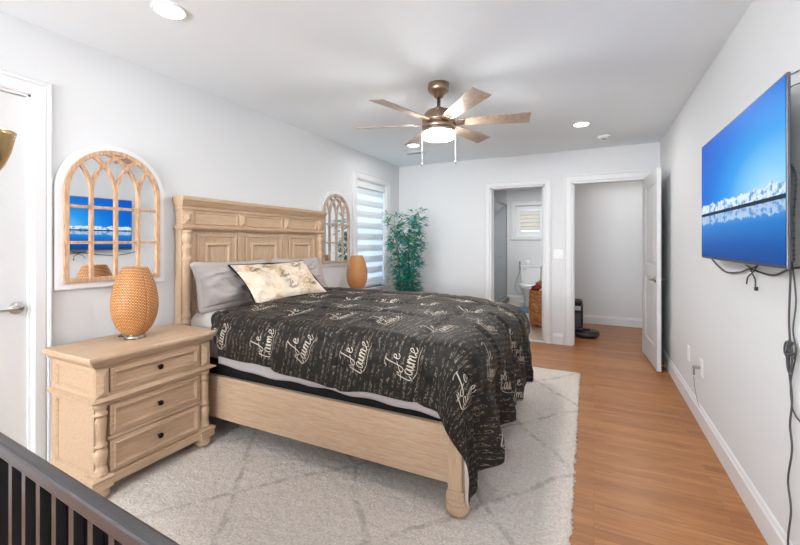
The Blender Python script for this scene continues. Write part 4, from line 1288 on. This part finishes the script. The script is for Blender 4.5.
MB().tube(smooth([(XR - .044, 3.44, .332), (XR - .040, 3.435, .28), (XR - .03, 3.43, .20), (XR - .020, 3.42, .15), (XR - .02, 3.40, .137)]), .003, 6).build('cord', M['cable_light'], t)
# switch plate between doorways
t = thing('light_switch', (-.405, YB, 1.145), 'white double light switch plate between the two doorways', 'light switch')
MB().rings((-.405, YB, 1.145), (1, 0, 0), (0, 0, 1), (0, -1, 0), .118, .118, [(0, 0), (0, .003), (.004, .006)]).build('cover_plate', M['plate'], t)
for dx in (-.024, .024): MB().box(-.405 + dx - .016, -.405 + dx + .016, YB - .010, YB - .005, 1.112, 1.178).build('rocker', M['plate'], t, bevel=.002)

# ------------------------------------------------------------------ torchiere lamp at the left edge
tx, ty = -2.06, .62
t = thing('floor_lamp', (tx, ty, 0), 'brass torchiere floor lamp with an upturned bowl, by the closet door', 'lamp')
DZL = -.008
prof = [(.012, 1.515), (.03, 1.525), (.052, 1.55), (.074, 1.59), (.092, 1.64), (.104, 1.70), (.108, 1.715), (.104, 1.715), (.099, 1.70), (.086, 1.64), (.068, 1.595), (.046, 1.555), (.02, 1.535)]
MB().lathe(tx, ty, [(r, z + DZL) for r, z in prof], 40).build('bowl_shade', M['brass'], t)
MB().lathe(tx, ty, [(.013, .02), (.013, 1.0), (.018, 1.005), (.018, 1.03), (.012, 1.035), (.012, 1.47), (.022, 1.48), (.022, 1.495)], 16).build('pole', M['brass'], t)
MB().lathe(tx, ty, [(.13, .0), (.13, .012), (.11, .022), (.03, .03), (.015, .04)], 32).build('base', M['brass'], t)

# ------------------------------------------------------------------ slatted crib rail, bottom left
cr = thing('crib', (-1.0, .30, 0), 'dark grey slatted crib side in the bottom left corner, nearest the camera', 'crib')
ZT = .872
def crline(x): return .336 + (-.4 - x) * .055 * 1.0      # rail centre line
def slant(mb): mb.v = [(x, y + crline(x), z) for (x, y, z) in mb.v]; return mb
slant(MB().box(-1.75, -.30, -.0135, .0105, ZT - .030, ZT)).build('top_rail', M['rail_top'], cr, bevel=.006)
slant(MB().box(-1.75, -.30, -.0105, .0105, .24, .27)).build('bottom_rail', M['rail_top'], cr, bevel=.003)
x = -1.72
while x < -.33:
    slant(MB().box(x, x + .017, -.008, .007, .27, ZT - .03)).build('slat', M['rail_top'], cr); x += .066
for x in (-1.80, -.30): slant(MB().box(x, x + .05, -.025, .025, 0, ZT)).build('post', M['rail_top'], cr, bevel=.004)
slant(MB().box(-1.75, -.30, .0072, .0103, .24, ZT - .03)).build('bumper_panel', M['rail_back'], cr)

# ------------------------------------------------------------------ artificial bamboo plant
PX, PY = -2.22, 4.72
pl = thing('potted_bamboo', (PX, PY, 0), 'tall artificial bamboo with teal and green leaves in the corner by the window', 'plant')
MB().lathe(PX, PY, [(.11, 0), (.12, .01), (.145, .26), (.15, .27), (.15, .29), (.135, .29), (.13, .26)], 28).build('pot', M['terracotta'], pl)
MB().lathe(PX, PY, [(.128, .25), (.128, .262), (.06, .27)], 24).build('moss', M['soil'], pl)
leafm = [MB(), MB(), MB()]
random.seed(21)
def leaf(mb, p, d, ln, w):
    d = d.normalized(); up = Vector((0, 0, 1)); s_ = d.cross(up).normalized() if abs(d.z) < .95 else Vector((1, 0, 0)); n_ = s_.cross(d)
    vs = []; K = 5
    prof = [.15, .85, 1, .6, 0]
    for i, a in enumerate(prof):
        u = i / (K - 1); c = p + d * ln * u + Vector((0, 0, -ln * .25 * u * u)) 
        vs += [c - s_ * w * a + n_ * .0015, c - n_ * w * .25 * a, c + s_ * w * a + n_ * .0015]
    fs = []
    for i in range(K - 1):
        b = i * 3; fs += [(b, b + 1, b + 4, b + 3), (b + 1, b + 2, b + 5, b + 4)]
    mb.add(vs, fs, True)
for k in range(8):
    a = 2 * pi * k / 8 + .3; r = .05 + .03 * (k % 3)
    base = Vector((PX + .05 * cos(a), PY + .05 * sin(a), .26)); hgt = [1.73, 1.60, 1.68, 1.45, 1.70, 1.55, 1.40, 1.62][k]
    top = Vector((PX + (.06 + r * 1.3) * cos(a), PY + (.06 + r * 1.3) * sin(a), hgt - .06))
    pts = [base.lerp(top, i / 8) + Vector((.012 * sin(i + k), .012 * cos(i * 1.3 + k), 0)) for i in range(9)]
    MB().tube(pts, [.007 - .0005 * i for i in range(9)], 8).build('cane', M['cane'], pl)
    for i in range(1, 17):
        u = i / 16; p = base.lerp(top, u)
        for b_ in range(4):
            an = random.uniform(0, 2 * pi); tw = Vector((cos(an), sin(an), random.uniform(.1, .7)))
            q = p + tw.normalized() * random.uniform(.02, .13)
            leafm[1].tube([p, q], .0015, 5)
            for _ in range(6):
                an2 = an + random.uniform(-1.6, 1.6); d = Vector((cos(an2), sin(an2), random.uniform(-.35, .9)))
                leaf(random.choice([leafm[0], leafm[0], leafm[1], leafm[2]]), q, d, random.uniform(.07, .12), random.uniform(.007, .011))
for mb_, mt in zip(leafm, M['leaf']): mb_.build('foliage', mt, pl, fixn=False)

# ------------------------------------------------------------------ hallway: vacuum dock and robot
t = thing('vacuum_dock', (-.235, 5.93, 0), 'black upright robot vacuum base station just inside the hallway doorway', 'base station')
m = MB().box(-.34, -.135, 5.86, 6.10, .125, .44).box(-.340, -.27, 5.86, 6.10, 0, .125); m.build('tower', M['plastic_black'], t, bevel=.02)
MB().box(-.335, -.140, 5.862, 6.095, .44, .495).build('lid', M['plastic_black'], t, bevel=.02)
MB().box(-.31, -.16, 5.852, 5.861, .37, .43).build('front_window', M['steel'], t)
MB().box(-.31, -.16, 5.853, 5.861, .15, .33).build('front_panel', M['cable'], t, bevel=.004)
MB().tube([(-.30, 5.87, .497), (-.30, 5.90, .515), (-.17, 5.90, .515), (-.17, 5.87, .497)], .006, 8).build('handle', M['plastic_black'], t)
t = thing('robot_vacuum', (-.095, 5.98, 0), 'round black robot vacuum parked beside its base station on the hallway floor', 'robot vacuum')
rx, ry = -.095, 5.98
MB().lathe(rx, ry, [(.05, .012), (.14, .014), (.158, .03), (.16, .055), (.155, .085), (.145, .092), (.04, .094)], 40).build('body', M['plastic_black'], t)
MB().lathe(rx, ry, [(.045, .093), (.045, .106), (.038, .110), (.01, .111)], 24).build('sensor_turret', M['plastic_black'], t)
n = 24; vs = []
for (r, z) in ((.1605, .028), (.164, .032), (.164, .066), (.1605, .070)):
    for i in range(n + 1): a = pi + pi * i / n + .0; vs.append((rx + r * cos(a), ry + r * sin(a), z))
MB().add(vs, [(j * (n + 1) + i, j * (n + 1) + i + 1, (j + 1) * (n + 1) + i + 1, (j + 1) * (n + 1) + i) for j in range(3) for i in range(n)], True).build('bumper', M['cable'], t)
for s_ in (-1, 1): MB().box(rx + s_ * .10 - .012, rx + s_ * .10 + .012, ry - .03, ry + .03, 0, .03).build('wheel', M['plastic_black'], t, bevel=.004)

# ------------------------------------------------------------------ bathroom
SX = -1.72
struct('wall_shower', MB().box(BX0, BX0 + .01, 6.9, BY1, 0, H).box(BX0, SX, BY1 - .01, BY1, 0, H).box(BX0, SX, 6.85, 6.90, 0, H), M['shower_tile'])
struct('trim_shower_curb', MB().box(SX - .06, SX + .06, 6.85, BY1 - .016, .004, .11), M['curb'])
t = thing('shower_screen', (SX, 7.8, .11), 'clear glass shower screen seen through the bathroom doorway', 'shower screen')
MB().box(SX - .004, SX + .004, 6.92, BY1 - .02, .111, 2.1).build('glass_panel', M['shower_glass'], t)
MB().box(SX - .006, SX + .006, BY1 - .034, BY1 - .011, .111, 2.1).build('wall_channel', M['steel'], t)
MB().box(SX - .014, SX + .014, 6.92, BY1 - .034, 2.1, 2.13).build('header_bar', M['steel'], t)
MB().tube([(SX + .05, 7.9, 1.0), (SX + .05, 8.35, 1.0)], .010, 10).box(SX + .004, SX + .05, 7.93, 7.95, .992, 1.008).box(SX + .004, SX + .05, 8.30, 8.32, .992, 1.008).build('towel_bar', M['steel'], t)
t = thing('shower_fixture', (-2.1, BY1 - .01, 1.95), 'chrome shower head on the grey tiled shower wall', 'shower head')
MB().tube(smooth([(-2.1, BY1 - .012, 1.92), (-2.1, BY1 - .10, 1.98), (-2.1, BY1 - .20, 1.97), (-2.1, BY1 - .24, 1.93)]), .011, 10).build('arm', M['nickel'], t)
MB().lathe(-2.1, BY1 - .25, [(.015, 1.935), (.05, 1.91), (.055, 1.895), (.05, 1.89)], 20).build('rose', M['nickel'], t)

tl = thing('toilet', (-1.19, 8.45, .004), 'white two-piece toilet below the small bathroom window', 'toilet')
tx0 = -1.19
def ell(cx, cy, rx, ry, z, n=32, back=1.0):
    out = []
    for i in range(n):
        a = 2 * pi * i / n; x = cx + rx * cos(a); y = cy + ry * sin(a) * (1.0 if sin(a) < 0 else back); out.append((x, y, z))
    return out
def loft(rs, n=32):
    vs = sum(rs, []); k = len(rs); fs = [(j * n + i, j * n + (i + 1) % n, (j + 1) * n + (i + 1) % n, (j + 1) * n + i) for j in range(k - 1) for i in range(n)]
    fs += [tuple(range(n - 1, -1, -1)), tuple((k - 1) * n + i for i in range(n))]
    return MB().add(vs, fs, True)
loft([ell(tx0, 8.42, .105, .20, .004), ell(tx0, 8.42, .10, .19, .04), ell(tx0, 8.42, .095, .185, .20), ell(tx0, 8.38, .14, .24, .30), ell(tx0, 8.36, .178, .27, .37), ell(tx0, 8.36, .182, .275, .40)]).build('bowl', M['porcelain'], tl)
loft([ell(tx0, 8.36, .186, .278, .402, back=.75), ell(tx0, 8.36, .188, .280, .415, back=.75), ell(tx0, 8.36, .184, .276, .425, back=.75)]).build('seat', M['porcelain'], tl)
loft([ell(tx0, 8.36, .184, .276, .427, back=.75), ell(tx0, 8.36, .184, .276, .442, back=.75), ell(tx0, 8.36, .14, .22, .449, back=.75)]).build('lid', M['porcelain'], tl)
MB().stack(tx0 - .195, tx0 + .195, 8.585, 8.775, [(-.02, .40), (-.012, .43), (0, .60), (.004, .78)]).build('tank', M['porcelain'], tl, bevel=.012)
MB().stack(tx0 - .195, tx0 + .195, 8.585, 8.775, [(.010, .782), (.012, .80), (.006, .812)]).build('tank_lid', M['porcelain'], tl, bevel=.004)
MB().tube([(tx0 - .15, 8.583, .74), (tx0 - .15, 8.565, .74), (tx0 - .09, 8.562, .735)], .007, 8).build('flush_lever', M['nickel'], tl)
t = thing('tissue_roll', (-1.26, 8.68, .813), 'white paper roll standing on the toilet tank', 'toilet roll')
MB().lathe(-1.26, 8.68, [(.02, .813), (.052, .814), (.052, .918), (.02, .919)], 24).build('roll', M['tissue'], t)
MB().lathe(-1.26, 8.68, [(.0195, .9185), (.0195, .9195)], 20).build('cardboard_core', M['worn'], t)
t = thing('bidet_sprayer', (-1.42, 8.78, .78), 'steel hand sprayer with a looping hose on the wall beside the toilet', 'sprayer')
MB().box(-1.445, -1.415, 8.775, 8.799, .74, .80).build('wall_holder', M['steel'], t)
MB().tube([(-1.43, 8.762, .70), (-1.43, 8.755, .80), (-1.43, 8.74, .86), (-1.43, 8.715, .875)], [.009, .011, .013, .018], 10).build('spray_head', M['steel'], t)
MB().tube(smooth([(-1.43, 8.762, .70), (-1.46, 8.765, .60), (-1.52, 8.77, .45), (-1.53, 8.77, .30), (-1.46, 8.77, .20), (-1.38, 8.77, .20), (-1.34, 8.775, .25), (-1.33, 8.785, .28)]), .004, 8).build('hose', M['steel'], t)
def matmesh():
    vs = []; fs = []; nx, ny = 70, 56
    for j in range(ny + 1):
        for i in range(nx + 1):
            x = -1.655 + .62 * i / nx; y = 7.45 + .62 * j / ny; e = min(i, nx - i, j, ny - j)
            vs.append((x, y, .006 + (.016 + .010 * noise.noise(Vector((x * 50, y * 50, 0)))) * min(1, e / 2)))
    for j in range(ny):
        for i in range(nx): a = j * (nx + 1) + i; fs.append((a, a + 1, a + nx + 2, a + nx + 1))
    return MB().add(vs, fs, True)
o = matmesh().build('bath_mat', M['bath_mat']); o.modifiers.new('t', 'SOLIDIFY').thickness = .002; tag(o, 'shaggy blue bath mat on the beige floor in front of the toilet', 'bath mat')
bkx, bky = -.745, 6.42
t = thing('laundry_basket', (bkx, bky, .004), 'tall round brown wicker basket just inside the bathroom doorway', 'basket')
pr = [(.13, .004), (.15, .02), (.168, .15), (.172, .30), (.166, .45), (.160, .53), (.168, .545), (.168, .56), (.156, .56), (.150, .53), (.150, .42), (.05, .41)]
MB().lathe(bkx, bky, pr, 36).build('basket_body', M['wicker'], t)
for z in (.05, .28, .50):
    m = MB(); R_ = .172 if z < .4 else .166
    m.tube([(bkx + R_ * cos(2 * pi * i / 28), bky + R_ * sin(2 * pi * i / 28), z) for i in range(29)], .009, 8)
    m.build('woven_band', M['wicker'], t)
def lump(name, c, rx, ry, rz, mat, label, seed):
    m = MB().sphere(c, rx, ry, rz, 28, 18)
    m.v = [tuple(Vector(v_) + (Vector(v_) - Vector(c)) * .45 * noise.noise(Vector(v_) * 16 + Vector((seed, 0, 0)))) for v_ in m.v]
    return tag(m.build(name, mat), label, 'clothing')
lump('folded_garment', (bkx - .045, bky - .04, .585), .095, .08, .055, M['red'], 'dark red garment heaped on top of the wicker basket', 1)
lump('folded_garment', (bkx + .035, bky - .03, .555), .085, .09, .05, M['cream'], 'cream garment bulging from the wicker basket under the patterned cloth', 4)
lump('folded_garment', (bkx + .03, bky + .03, .66), .085, .07, .045, M['wicker'], 'brown patterned cloth piled highest on the wicker basket', 8)

for o in bpy.data.objects:
    if '_o' in o: del o['_o']
